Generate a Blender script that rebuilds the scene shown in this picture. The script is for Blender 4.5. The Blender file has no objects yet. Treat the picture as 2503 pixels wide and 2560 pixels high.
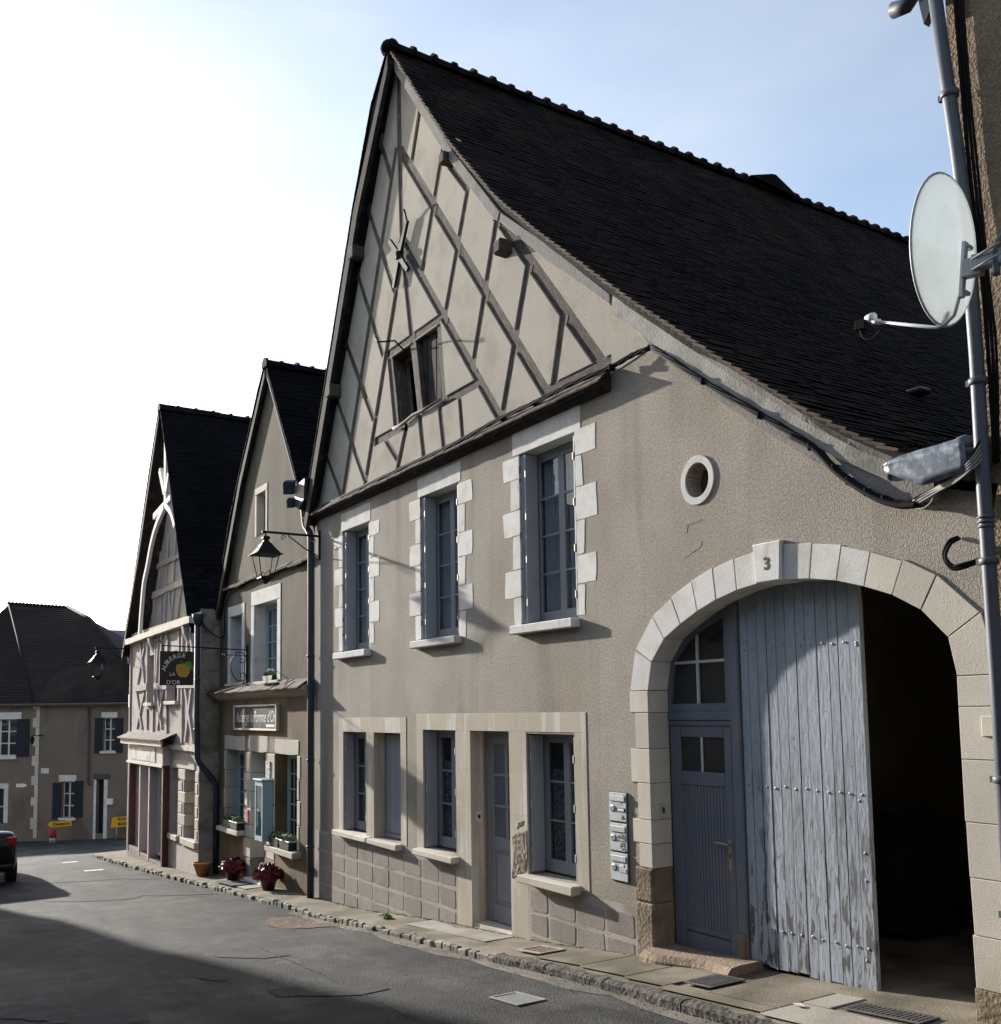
import bpy, bmesh, math, random
import numpy as np
from mathutils import Vector, Matrix, geometry
random.seed(7); rng = np.random.RandomState(11)
R = math.radians
scene = bpy.context.scene
COL = scene.collection

# ------------------------------------------------------------------ camera
cam_d = bpy.data.cameras.new('camera'); cam = bpy.data.objects.new('camera', cam_d); COL.objects.link(cam)
scene.camera = cam
yaw, pitch, roll = -1.00317981, 0.0918379138, -0.0160238942
FW = Vector((math.sin(yaw)*math.cos(pitch), math.cos(yaw)*math.cos(pitch), math.sin(pitch)))
RT = Vector((math.cos(yaw), -math.sin(yaw), 0)); UP = RT.cross(FW)
r2 = RT*math.cos(roll) + UP*math.sin(roll); u2 = UP*math.cos(roll) - RT*math.sin(roll)
cam.matrix_world = Matrix(((r2.x, u2.x, -FW.x, 0), (r2.y, u2.y, -FW.y, -6), (r2.z, u2.z, -FW.z, 2.2), (0, 0, 0, 1)))
cam_d.sensor_fit = 'VERTICAL'; cam_d.sensor_height = 36; cam_d.sensor_width = 36
cam_d.lens = 36*2488.37/2560
cam_d.shift_x = -(1266.96-1251.5)/2560; cam_d.shift_y = (1544.29-1280)/2560
cam_d.clip_start = 0.05; cam_d.clip_end = 2000

# ------------------------------------------------------------------ light
SUN = Vector((4.9, 1.0, -1.42)).normalized()          # direction the light travels
sun_el = math.asin(-SUN.z); sun_az = math.atan2(-SUN.x, -SUN.y)
world = bpy.data.worlds.new('World'); scene.world = world; world.use_nodes = True
wn = world.node_tree; wn.nodes.clear()
sky = wn.nodes.new('ShaderNodeTexSky'); sky.sky_type = 'NISHITA'; sky.sun_disc = False
sky.sun_elevation = sun_el; sky.sun_rotation = sun_az % (2*math.pi)
sky.air_density = 1.0; sky.dust_density = 1.2; sky.ozone_density = 1.6; sky.altitude = 200
bg = wn.nodes.new('ShaderNodeBackground'); bg.inputs[1].default_value = 0.15
out = wn.nodes.new('ShaderNodeOutputWorld')
# thin veil of high cloud, even over the whole sky
tc = wn.nodes.new('ShaderNodeTexCoord'); mp = wn.nodes.new('ShaderNodeMapping'); mp.inputs['Scale'].default_value = (1.2, 1.2, 3.5)
nz = wn.nodes.new('ShaderNodeTexNoise'); nz.inputs['Scale'].default_value = 2.4; nz.inputs['Detail'].default_value = 8
cr = wn.nodes.new('ShaderNodeMapRange'); cr.inputs['From Min'].default_value = .35; cr.inputs['From Max'].default_value = .75
cr.inputs['To Min'].default_value = 0.22; cr.inputs['To Max'].default_value = .60
hs = wn.nodes.new('ShaderNodeHueSaturation'); hs.inputs['Saturation'].default_value = .25; hs.inputs['Value'].default_value = 1.25
mx = wn.nodes.new('ShaderNodeMixRGB')
L = wn.links.new
L(tc.outputs['Generated'], mp.inputs['Vector']); L(mp.outputs[0], nz.inputs['Vector']); L(nz.outputs['Fac'], cr.inputs['Value'])
L(sky.outputs[0], hs.inputs['Color']); L(cr.outputs[0], mx.inputs[0]); L(sky.outputs[0], mx.inputs[1]); L(hs.outputs[0], mx.inputs[2])
L(mx.outputs[0], bg.inputs[0]); L(bg.outputs[0], out.inputs[0])
sun_d = bpy.data.lights.new('sun', 'SUN'); sun_d.energy = 5.0; sun_d.angle = R(0.8); sun_d.color = (1, .95, .87)
sun = bpy.data.objects.new('sun', sun_d); COL.objects.link(sun); sun.location = (-40, -10, 30)
sun.rotation_euler = SUN.to_track_quat('-Z', 'Y').to_euler()
scene.view_settings.view_transform = 'Standard'; scene.view_settings.look = 'None'
scene.view_settings.gamma = 1; scene.view_settings.exposure = 0.85; scene.view_settings.use_curve_mapping = False
scene.cycles.max_bounces = 6; scene.cycles.diffuse_bounces = 3; scene.cycles.glossy_bounces = 3; scene.cycles.transparent_max_bounces = 10
scene.cycles.caustics_reflective = False; scene.cycles.caustics_refractive = False

# ------------------------------------------------------------------ materials
def mat(name, col, col2=None, var=.12, scale=1.5, fine=.08, fscale=60., rough=.85, bump=0., bscale=90., rand=0., metal=0., spec=.3,
        obj=False, stretch=(1, 1, 1), mask=(.5, .65), mscale=3., mstretch=None, detail=3, spots=None, zband=None):
    """colour = col, blotched by large noise, speckled by fine noise, with patches of col2 where a mask noise is high"""
    m = bpy.data.materials.new(name); m.use_nodes = True; t = m.node_tree; N = t.nodes.new; K = t.links.new
    b = t.nodes['Principled BSDF']
    b.inputs['Roughness'].default_value = rough; b.inputs['Metallic'].default_value = metal; b.inputs['Specular IOR Level'].default_value = spec
    if obj:
        src = N('ShaderNodeTexCoord').outputs['Object']
    else:
        src = N('ShaderNodeNewGeometry').outputs['Position']
    oi = N('ShaderNodeObjectInfo')
    ad = N('ShaderNodeVectorMath'); ad.operation = 'ADD'
    if obj:
        cm = N('ShaderNodeVectorMath'); cm.operation = 'SCALE'; cm.inputs[0].default_value = (37, 53, 71); K(oi.outputs['Random'], cm.inputs['Scale'])
        K(cm.outputs[0], ad.inputs[1])
    K(src, ad.inputs[0])
    def noise(sc, st, dt=4.):
        mpn = N('ShaderNodeMapping'); mpn.inputs['Scale'].default_value = st; K(ad.outputs[0], mpn.inputs['Vector'])
        n = N('ShaderNodeTexNoise'); n.inputs['Scale'].default_value = sc; n.inputs['Detail'].default_value = dt; K(mpn.outputs[0], n.inputs['Vector'])
        return n.outputs['Fac']
    def rng_(v, a, b_, c, d):
        r = N('ShaderNodeMapRange'); r.inputs['From Min'].default_value = a; r.inputs['From Max'].default_value = b_
        r.inputs['To Min'].default_value = c; r.inputs['To Max'].default_value = d; K(v, r.inputs['Value']); return r.outputs[0]
    def mul(a, b_):
        q = N('ShaderNodeMath'); q.operation = 'MULTIPLY'; K(a, q.inputs[0]); K(b_, q.inputs[1]); return q.outputs[0]
    f = rng_(noise(scale, stretch, detail), .3, .7, 1-var, 1+var)
    f = mul(f, rng_(noise(fscale, stretch, 2), .3, .7, 1-fine, 1+fine))
    if rand: f = mul(f, rng_(oi.outputs['Random'], 0, 1, 1-rand, 1+rand))
    c = N('ShaderNodeRGB'); c.outputs[0].default_value = (*col, 1); cc = c.outputs[0]
    if col2 is not None:
        mk = rng_(noise(mscale, mstretch or stretch, 4), mask[0], mask[1], 0, 1)
        if zband:
            sp = N('ShaderNodeSeparateXYZ'); K(N('ShaderNodeNewGeometry').outputs['Position'], sp.inputs[0])
            mk = mul(mk, rng_(sp.outputs['Z'], zband[0], zband[1], zband[2], zband[3]))
        x = N('ShaderNodeMixRGB'); K(mk, x.inputs[0]); K(cc, x.inputs[1]); x.inputs[2].default_value = (*col2, 1); cc = x.outputs[0]
    if spots is not None:      # spots = (colour, scale, lo, hi)
        mk = rng_(noise(spots[1], spots[4] if len(spots) > 4 else (1, 1, 1), 3), spots[2], spots[3], 0, spots[5] if len(spots) > 5 else 1)
        x = N('ShaderNodeMixRGB'); K(mk, x.inputs[0]); K(cc, x.inputs[1]); x.inputs[2].default_value = (*spots[0], 1); cc = x.outputs[0]
    s = N('ShaderNodeVectorMath'); s.operation = 'SCALE'; K(cc, s.inputs[0]); K(f, s.inputs['Scale'])
    K(s.outputs[0], b.inputs['Base Color'])
    if bump:
        bp = N('ShaderNodeBump'); bp.inputs['Strength'].default_value = 1; bp.inputs['Distance'].default_value = bump
        K(noise(bscale, stretch, 3), bp.inputs['Height']); K(bp.outputs[0], b.inputs['Normal'])
    return m

MT = {}
MT['plaster'] = mat('roughcast_plaster', (.342, .308, .263), (.272, .23, .18), var=.14, detail=8, scale=1.1, fine=.24, fscale=48, rough=.95, bump=.007, bscale=95, mask=(.42, .66), mscale=.9, mstretch=(1, 1, .55), zband=(.2, 3.2, .95, .45), spots=((.20, .18, .15), 2.6, .55, .74, (1, 1, .10), .6))
MT['infill'] = mat('gable_plaster', (.39, .352, .30), (.325, .288, .24), var=.07, scale=1.2, fine=.07, fscale=80, rough=.95, bump=.005, bscale=90, mscale=2.)
MT['timber'] = mat('weathered_oak', (.062, .049, .043), (.15, .128, .112), var=.3, scale=6, fine=.25, fscale=25, rough=.9, bump=.008, bscale=14, obj=True, stretch=(1, 9, 9), mask=(.45, .7), mscale=8, rand=.25)
MT['stone'] = mat('white_painted_stone', (.66, .645, .615), (.55, .52, .47), var=.06, scale=3, fine=.05, fscale=60, rough=.9, bump=.0025, bscale=70, rand=.07, mask=(.48, .72), mscale=4, detail=6, spots=((.40, .37, .32), 7, .60, .74, (1, 1, .6), .6))
MT['limestone'] = mat('dressed_limestone', (.56, .515, .44), (.44, .38, .30), var=.08, scale=2, fine=.06, fscale=70, rough=.9, bump=.002, bscale=110, rand=.09, detail=6, mask=(.5, .8), mscale=2.5, mstretch=(1, 1, .5))
MT['brownstone'] = mat('worn_brown_stone', (.235, .18, .125), (.11, .08, .052), var=.15, scale=4, fine=.15, fscale=40, rough=.95, bump=.012, bscale=30, rand=.12, mask=(.5, .75), mscale=5)
MT['surround'] = mat('cream_window_surround', (.45, .395, .315), (.56, .53, .475), var=.06, scale=1.5, fine=.05, fscale=80, rough=.9, bump=.003, bscale=70, mask=(.52, .62), mscale=6, mstretch=(1, 1, .12), rand=.05)
MT['plinth'] = mat('pinkish_plinth_render', (.285, .255, .232), (.20, .172, .148), var=.18, scale=3, fine=.14, fscale=70, rough=.95, bump=.006, bscale=80, rand=.1, mask=(.5, .7), mscale=3)
MT['joint'] = mat('pale_mortar', (.39, .35, .305), (.26, .22, .18), var=.1, scale=3, fine=.08, fscale=60, rough=.95, bump=.004, bscale=60, mscale=1.4)
MT['raw'] = mat('exposed_rubble', (.30, .24, .18), (.12, .10, .085), var=.3, scale=14, fine=.2, fscale=50, rough=.97, bump=.03, bscale=16, mask=(.48, .56), mscale=16, mstretch=(1, 1, .4))
MT['blue'] = mat('grey_blue_paint', (.31, .32, .345), (.27, .275, .295), var=.06, scale=3, fine=.04, fscale=50, rough=.6, spec=.4, rand=.05)
MT['bluedoor'] = mat('slate_blue_door_paint', (.14, .158, .198), (.165, .16, .165), var=.08, scale=3, fine=.05, fscale=50, rough=.6, spec=.4, rand=.06, bump=.0015, bscale=40, mask=(.5, .7), mscale=3)
MT['gate'] = mat('flaking_pale_blue_gate_paint', (.31, .345, .39), (.11, .10, .095), var=.14, scale=3, fine=.08, fscale=40, rough=.75, bump=.004, bscale=40, rand=.08,
                 stretch=(1, 1, .22), mask=(.545, .585), mscale=15, mstretch=(1.6, 1, .30), zband=(.45, 2.0, 1, .10), spots=((.14, .125, .115), 48, .645, .68, (1, 1, .5), .9), detail=6)
MT['frame'] = mat('window_frame_grey', (.25, .26, .28), var=.05, rough=.55, spec=.4)
MT['whiteframe'] = mat('white_window_paint', (.58, .565, .53), var=.05, rough=.6)
MT['iron'] = mat('black_iron', (.014, .014, .016), var=.2, scale=8, rough=.6, spec=.15)
MT['brass'] = mat('brass_hinge', (.40, .35, .22), var=.1, rough=.5, metal=.4)
MT['steel'] = mat('bright_steel', (.50, .51, .53), var=.06, rough=.45, metal=.5)
MT['zinc'] = mat('zinc_sheet', (.15, .17, .205), (.25, .28, .32), var=.15, scale=10, fine=.1, rough=.5, metal=.5, bump=.002, bscale=18, mask=(.5, .6), mscale=14)
MT['pvc'] = mat('grey_plastic_pipe', (.10, .11, .13), var=.08, scale=4, rough=.5, spec=.35)
MT['zincpipe'] = mat('dull_zinc_pipe', (.035, .045, .058), var=.2, scale=6, rough=.55, spec=.3)
MT['cable'] = mat('black_cable', (.012, .012, .013), var=.1, rough=.75, spec=.1)
MT['greycable'] = mat('grey_cable', (.30, .29, .27), var=.1, rough=.55)
MT['tile'] = mat('brown_clay_tile', (.017, .0115, .009), (.007, .006, .006), var=.35, scale=1.2, fine=.2, fscale=30, rough=.85, spec=.04, rand=.35, mask=(.45, .6), mscale=2.2)
MT['tilebare'] = mat('verge_clay_tile', (.10, .062, .046), (.04, .031, .027), var=.2, scale=4, fine=.2, fscale=30, rough=.85, rand=.35, mask=(.45, .6), mscale=6)
MT['slatetile'] = mat('dark_flat_tile', (.012, .011, .013), (.008, .008, .010), var=.2, scale=1.2, fine=.2, fscale=30, rough=.85, spec=.04, rand=.35, mask=(.45, .6), mscale=2.2)
MT['deck'] = mat('roof_underside', (.02, .015, .013), var=.2, scale=5, rough=.95)
MT['soffit'] = mat('dark_rafter_wood', (.022, .017, .016), (.045, .036, .032), var=.25, scale=5, rough=.9, bump=.004, bscale=30, mscale=6)
MT['mortar'] = mat('verge_mortar', (.36, .34, .31), (.20, .19, .175), var=.15, scale=5, fine=.1, rough=.95, bump=.004, bscale=40, mask=(.45, .7), mscale=4)
MT['mould'] = mat('grey_cement_moulding', (.26, .245, .228), (.15, .142, .135), var=.12, scale=3, fine=.08, rough=.95, bump=.005, bscale=40, mask=(.5, .75), mscale=3)
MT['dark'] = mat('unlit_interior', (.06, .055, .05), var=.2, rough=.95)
MT['ivy'] = mat('passage_plaster', (.24, .205, .17), var=.2, rough=.95)
MT['curtain'] = mat('net_curtain', (.46, .46, .47), var=.05, scale=8, rough=.95)
MT['lace'] = mat('lace_curtain', (.20, .205, .215), (.08, .085, .095), var=.1, scale=8, rough=.95, mask=(.47, .56), mscale=26)
MT['asphalt'] = mat('worn_asphalt', (.060, .058, .055), (.024, .024, .025), var=.45, scale=2.6, fine=.42, fscale=38, rough=.82, spec=.28, bump=.014, bscale=60, detail=9, mask=(.42, .58), mscale=.9, mstretch=(.4, 1.2, 1), spots=((.017, .017, .019), 1.5, .58, .66, (.45, 1.3, 1), .85))
MT['patch'] = mat('dark_repair_asphalt', (.030, .030, .032), (.048, .048, .049), var=.2, scale=3, fine=.35, fscale=95, rough=.88, spec=.2, bump=.012, bscale=90, mscale=3)
MT['seam'] = mat('faded_tar_seam', (.034, .034, .035), (.05, .05, .05), var=.3, scale=6, fine=.35, fscale=60, rough=.85, spec=.2, mscale=5)
MT['ocbrown'] = mat('dark_red_brown', (.10, .052, .034), var=.15, rough=.8)
MT['gravel'] = mat('reddish_gravel', (.20, .135, .095), (.09, .07, .06), var=.3, scale=12, fine=.3, fscale=70, rough=.95, bump=.02, bscale=50, mask=(.45, .55), mscale=22)
MT['gutter'] = mat('sandy_gutter', (.175, .148, .12), (.115, .105, .095), var=.2, scale=2, fine=.15, fscale=80, rough=.9, bump=.005, bscale=70, mask=(.45, .65), mscale=2.5)
MT['pave'] = mat('old_concrete_pavement', (.19, .162, .122), (.105, .094, .062), var=.3, detail=8, scale=1.8, fine=.12, fscale=70, rough=.93, bump=.006, bscale=60, rand=.08, mask=(.46, .62), mscale=1.6)
MT['pavenew'] = mat('newer_concrete', (.32, .295, .255), (.26, .235, .20), var=.1, scale=2, fine=.1, fscale=70, rough=.93, bump=.004, bscale=60, rand=.05, mscale=3)
MT['kerb'] = mat('kerb_cobble', (.27, .25, .21), (.09, .08, .058), var=.2, scale=8, fine=.1, rough=.9, bump=.01, bscale=30, rand=.3, mask=(.45, .65), mscale=9)
MT['darkkerb'] = mat('mossy_kerb_edge', (.085, .078, .064), (.028, .028, .022), var=.3, scale=9, fine=.2, rough=.95, bump=.02, bscale=24, mscale=12)
MT['paint'] = mat('worn_white_road_paint', (.62, .62, .60), (.2, .2, .2), var=.1, scale=6, rough=.8, mask=(.55, .65), mscale=20)
MT['cast'] = mat('cast_iron_cover', (.075, .07, .066), var=.2, scale=8, rough=.7, spec=.4, bump=.004, bscale=60)
MT['palecover'] = mat('galvanised_cover', (.32, .34, .35), var=.12, scale=6, rough=.45, metal=.5, bump=.002, bscale=40)
MT['aubplaster'] = mat('brown_stained_render', (.24, .168, .098), (.09, .077, .056), var=.16, scale=1., fine=.12, fscale=60, rough=.95, bump=.006, bscale=55, mask=(.42, .68), mscale=1.3, mstretch=(1, 1, .5))
MT['greyplaster'] = mat('grey_weathered_render', (.125, .107, .078), (.068, .06, .045), var=.16, scale=1.2, fine=.12, fscale=60, rough=.95, bump=.006, bscale=55, mask=(.42, .68), mscale=1.6, mstretch=(1, 1, .4))
MT['aqua'] = mat('pale_aqua_paint', (.30, .43, .47), var=.06, rough=.6)
MT['pink'] = mat('pink_limewash', (.49, .44, .415), (.40, .35, .325), var=.07, scale=2, fine=.06, fscale=60, rough=.95, bump=.006, bscale=30, mask=(.45, .7), mscale=3)
MT['pinkbeam'] = mat('pink_washed_beam', (.52, .465, .44), (.30, .25, .225), var=.1, scale=4, fine=.1, fscale=30, rough=.95, bump=.008, bscale=20, obj=True, stretch=(1, 6, 6), mask=(.55, .7), mscale=8, rand=.06)
MT['cream'] = mat('cream_beam_paint', (.60, .55, .47), (.42, .36, .30), var=.08, scale=4, rough=.85, mask=(.55, .75), mscale=6)
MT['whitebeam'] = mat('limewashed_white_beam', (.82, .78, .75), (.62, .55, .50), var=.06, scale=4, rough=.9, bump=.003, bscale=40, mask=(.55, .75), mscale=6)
MT['maroon'] = mat('maroon_shop_paint', (.075, .018, .024), var=.1, rough=.4, spec=.5)
MT['mauve'] = mat('mauve_shop_board', (.52, .45, .45), var=.05, rough=.6)
MT['signgrey'] = mat('faded_shop_sign', (.33, .36, .36), (.50, .55, .56), var=.06, rough=.6, mask=(.45, .5), mscale=4)
MT['stonewall'] = mat('rubble_stone_wall', (.28, .25, .21), (.18, .155, .13), var=.15, scale=3, fine=.12, rough=.95, bump=.01, bscale=25, rand=.12, mscale=4)
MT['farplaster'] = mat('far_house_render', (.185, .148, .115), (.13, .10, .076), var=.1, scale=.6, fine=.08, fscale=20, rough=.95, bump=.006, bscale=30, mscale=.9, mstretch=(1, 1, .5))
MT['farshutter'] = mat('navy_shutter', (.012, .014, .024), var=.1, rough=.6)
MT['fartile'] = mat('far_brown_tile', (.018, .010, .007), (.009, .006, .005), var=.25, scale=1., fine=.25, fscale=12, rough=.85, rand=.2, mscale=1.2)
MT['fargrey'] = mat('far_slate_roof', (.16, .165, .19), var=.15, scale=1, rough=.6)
MT['yellow'] = mat('yellow_sign_sheet', (.72, .40, .012), var=.04, rough=.5)
MT['black'] = mat('black_lettering', (.012, .012, .012), rough=.6)
MT['white'] = mat('white_lettering', (.75, .74, .70), rough=.6)
MT['red'] = mat('red_plastic', (.45, .02, .02), rough=.5)
MT['signblack'] = mat('dark_brown_sign_board', (.018, .010, .010), rough=.5, spec=.4)
MT['gold'] = mat('golden_apple_paint', (.50, .30, .035), (.42, .24, .03), rough=.5, mscale=4)
MT['leafgreen'] = mat('sign_leaf_green', (.05, .27, .02), rough=.5)
MT['signslate'] = mat('grey_sign_panel', (.085, .085, .08), (.12, .12, .115), var=.1, rough=.8, spec=.1, mscale=5)
MT['signframe'] = mat('cream_sign_frame', (.62, .57, .47), rough=.6)
MT['terracotta'] = mat('orange_terracotta', (.46, .19, .06), (.34, .15, .06), var=.1, scale=6, rough=.8, mscale=8)
MT['darkpot'] = mat('dark_plastic_planter', (.02, .028, .025), rough=.5)
MT['burgundy'] = mat('burgundy_leaf', (.085, .008, .015), (.20, .028, .038), var=.3, scale=40, rough=.55, mask=(.45, .6), mscale=30)
MT['leaf'] = mat('green_leaf', (.10, .16, .045), (.20, .25, .10), var=.3, scale=40, rough=.55, mask=(.45, .6), mscale=30)
MT['petal'] = mat('white_petal', (.75, .72, .65), rough=.7)
MT['moss'] = mat('moss', (.16, .17, .03), (.09, .09, .03), var=.3, scale=20, rough=.95, bump=.01, bscale=40)
MT['carpaint'] = mat('black_car_paint', (.005, .005, .006), rough=.12, spec=.35)
MT['tyre'] = mat('tyre_rubber', (.02, .02, .02), rough=.9)
MT['rim'] = mat('alloy_rim', (.35, .35, .36), rough=.35, metal=.8)
MT['taillight'] = mat('tail_light_red', (.30, .008, .008), rough=.15, spec=.6)
MT['dish'] = mat('dish_white_paint', (.50, .52, .53), (.44, .46, .47), var=.05, scale=4, rough=.45, spec=.4, mscale=5)
MT['silver'] = mat('brushed_mailbox_metal', (.50, .53, .55), (.42, .45, .47), var=.06, scale=4, rough=.5, metal=.15, mscale=6)
MT['sticker'] = mat('torn_black_sticker', (.03, .03, .03), (.5, .5, .5), var=.1, rough=.8, mask=(.5, .52), mscale=40)
MT['print'] = mat('grey_printed_leaflet', (.30, .30, .30), (.6, .6, .6), rough=.7, mask=(.48, .52), mscale=60, mstretch=(1, 1, .25))
MT['neigh'] = mat('coarse_brown_render', (.25, .19, .13), (.17, .13, .09), var=.15, scale=2, fine=.22, fscale=60, rough=.97, bump=.02, bscale=55, mask=(.45, .65), mscale=4, spots=((.03, .03, .03), 9, .70, .74))
MT['opp'] = mat('opposite_house_render', (.42, .38, .32), var=.1, rough=.95)
MT['mat'] = mat('grey_door_mat', (.055, .055, .06), var=.1, rough=.95)
MT['redpanel'] = mat('red_guide_plaque', (.40, .03, .03), (.55, .45, .4), rough=.5, mask=(.52, .54), mscale=25)
MT['roomcard'] = mat('printed_notice', (.16, .17, .17), (.6, .6, .55), rough=.6, mask=(.5, .53), mscale=30)

def glassmat(name, tint=(.85, .9, .92), rough=.02, ior=1.5):
    m = bpy.data.materials.new(name); m.use_nodes = True; t = m.node_tree; t.nodes.clear(); N = t.nodes.new; K = t.links.new
    o = N('ShaderNodeOutputMaterial'); tr = N('ShaderNodeBsdfTransparent'); gl = N('ShaderNodeBsdfGlossy'); fr = N('ShaderNodeFresnel'); mx_ = N('ShaderNodeMixShader'); fm = N('ShaderNodeMath'); fm.operation = 'SUBTRACT'; fm.use_clamp = True
    tr.inputs[0].default_value = (*tint, 1); gl.inputs['Roughness'].default_value = rough; fr.inputs['IOR'].default_value = ior
    g = N('ShaderNodeNewGeometry'); n = N('ShaderNodeTexNoise'); n.inputs['Scale'].default_value = 3.5; n.inputs['Detail'].default_value = 1
    bp = N('ShaderNodeBump'); bp.inputs['Distance'].default_value = .008; K(g.outputs['Position'], n.inputs['Vector']); K(n.outputs['Fac'], bp.inputs['Height']); K(bp.outputs[0], gl.inputs['Normal'])
    K(fr.outputs[0], fm.inputs[0]); K(g.outputs['Backfacing'], fm.inputs[1]); K(fm.outputs[0], mx_.inputs[0]); K(tr.outputs[0], mx_.inputs[1]); K(gl.outputs[0], mx_.inputs[2]); K(mx_.outputs[0], o.inputs[0])
    return m
def dishmat():
    m = mat('clear_white_dish_plastic', (.72, .76, .77), (.62, .66, .68), var=.05, scale=4, rough=.35, spec=.4, mscale=5); t = m.node_tree; N = t.nodes.new; K = t.links.new
    b = t.nodes['Principled BSDF']; o = t.nodes['Material Output']; tr = N('ShaderNodeBsdfTransparent'); tr.inputs[0].default_value = (.9, .94, .95, 1)
    tl = N('ShaderNodeBsdfTranslucent'); tl.inputs[0].default_value = (.72, .76, .77, 1); m1 = N('ShaderNodeMixShader'); m1.inputs[0].default_value = .35; m2 = N('ShaderNodeMixShader'); m2.inputs[0].default_value = .32
    K(b.outputs[0], m1.inputs[1]); K(tl.outputs[0], m1.inputs[2]); K(m1.outputs[0], m2.inputs[1]); K(tr.outputs[0], m2.inputs[2]); K(m2.outputs[0], o.inputs[0])
    return m
MT['dishclear'] = dishmat()
MT['glass'] = glassmat('window_glass', tint=(.84, .87, .90), ior=1.55)
MT['clear'] = glassmat('clear_glass', tint=(.9, .93, .94))

# ------------------------------------------------------------------ builders
def tag(o, label=None, cat=None, group=None, kind=None):
    if label: o['label'] = label
    if cat: o['category'] = cat
    if group: o['group'] = group
    if kind: o['kind'] = kind
    return o
def thing(name, loc, label, cat, group=None):
    o = bpy.data.objects.new(name, None); COL.objects.link(o); o.location = loc; o.empty_display_size = .2
    return tag(o, label, cat, group)
def wloc(o):
    v = Vector(o.location)
    return v
def adopt(o, parent):
    """parent o (whose location is in world space) without moving it; parents are never rotated"""
    if parent is None: return o
    p = Vector((0, 0, 0)); q = parent
    o.parent = parent
    o.matrix_parent_inverse = Matrix.Translation(-Vector(parent['_w'] if '_w' in parent else parent.location))
    return o
def link(name, me, m, parent=None, loc=(0, 0, 0), rot=None):
    o = bpy.data.objects.new(name, me); COL.objects.link(o)
    if m is not None and len(me.materials) == 0: me.materials.append(MT[m] if isinstance(m, str) else m)
    o.location = loc
    if rot is not None: o.rotation_euler = rot
    if parent is not None:
        o.parent = parent
        o.matrix_parent_inverse = WM(parent).inverted()
    return o
def WM(o):
    """world matrix computed by hand, so no depsgraph update is needed"""
    m = Matrix.LocRotScale(o.location, o.rotation_euler, o.scale)
    if o.parent is not None: m = WM(o.parent) @ o.matrix_parent_inverse @ m
    return m
def frompy(name, verts, faces, m, parent=None, smooth=False, centre=True):
    verts = [Vector(v) for v in verts]
    c = Vector((0, 0, 0))
    if centre and verts:
        c = sum(verts, Vector((0, 0, 0)))/len(verts)
        verts = [v-c for v in verts]
    me = bpy.data.meshes.new(name); me.from_pydata(verts, [], faces); me.update()
    if smooth: me.polygons.foreach_set('use_smooth', [True]*len(me.polygons))
    return link(name, me, m, parent, c)
def frombm(name, bm, m, parent=None, smooth=False):
    bmesh.ops.recalc_face_normals(bm, faces=bm.faces)
    c = Vector((0, 0, 0))
    for v in bm.verts: c += v.co
    if len(bm.verts): c /= len(bm.verts)
    for v in bm.verts: v.co -= c
    me = bpy.data.meshes.new(name); bm.to_mesh(me); bm.free()
    if smooth: me.polygons.foreach_set('use_smooth', [True]*len(me.polygons))
    return link(name, me, m, parent, c)
def bm_box(bm, x0, x1, y0, y1, z0, z1, jit=0.):
    vs = []
    for x, y, z in ((x0, y0, z0), (x1, y0, z0), (x1, y1, z0), (x0, y1, z0), (x0, y0, z1), (x1, y0, z1), (x1, y1, z1), (x0, y1, z1)):
        vs.append(bm.verts.new((x+random.uniform(-jit, jit), y+random.uniform(-jit, jit)*.3, z+random.uniform(-jit, jit))))
    for f in ((0, 3, 2, 1), (4, 5, 6, 7), (0, 1, 5, 4), (1, 2, 6, 5), (2, 3, 7, 6), (3, 0, 4, 7)): bm.faces.new([vs[i] for i in f])
    return vs
def box(name, x0, x1, y0, y1, z0, z1, m, parent=None, bev=0., jit=0., seg=1):
    bm = bmesh.new(); bm_box(bm, x0, x1, y0, y1, z0, z1, jit)
    if bev: bmesh.ops.bevel(bm, geom=list(bm.edges), offset=bev, segments=seg, affect='EDGES', profile=.6)
    return frombm(name, bm, m, parent)
def prism(name, poly, y0, y1, m, parent=None, bev=0., axis='Y'):
    """solid from an (x,z) outline between y0 and y1"""
    bm = bmesh.new()
    def P(a, b, d): return (a, d, b) if axis == 'Y' else ((d, a, b) if axis == 'X' else (a, b, d))
    f = [bm.verts.new(P(a, b, y0)) for a, b in poly]; k = [bm.verts.new(P(a, b, y1)) for a, b in poly]
    bm.faces.new(f); bm.faces.new(k[::-1]); n = len(poly)
    fe = []
    for i in range(n):
        bm.faces.new((f[i], k[i], k[(i+1) % n], f[(i+1) % n]))
    if bev:
        bm.edges.ensure_lookup_table()
        fs = set(f); ed = [e for e in bm.edges if e.verts[0] in fs and e.verts[1] in fs]
        bmesh.ops.bevel(bm, geom=ed, offset=bev, segments=1, affect='EDGES')
    return frombm(name, bm, m, parent)
def slab(name, loops, y0, y1, m, parent=None):
    """wall sheet with holes: loops[0] is the outline, the rest are openings, in (x,z)"""
    vl = [[Vector((a, b, 0)) for a, b in lp] for lp in loops]
    tris = geometry.tessellate_polygon(vl)
    flat = [p for lp in loops for p in lp]; n = len(flat)
    verts = [(a, y0, b) for a, b in flat]+[(a, y1, b) for a, b in flat]
    faces = []
    for t in tris:
        faces.append(tuple(t)); faces.append(tuple(i+n for i in t[::-1]))
    s = 0
    for lp in loops:
        k = len(lp)
        for i in range(k):
            a, b = s+i, s+(i+1) % k; faces.append((a, b, b+n, a+n))
        s += k
    bm = bmesh.new(); bv = [bm.verts.new(v) for v in verts]
    for f in faces:
        try: bm.faces.new([bv[i] for i in f])
        except ValueError: pass
    return frombm(name, bm, m, parent)
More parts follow.
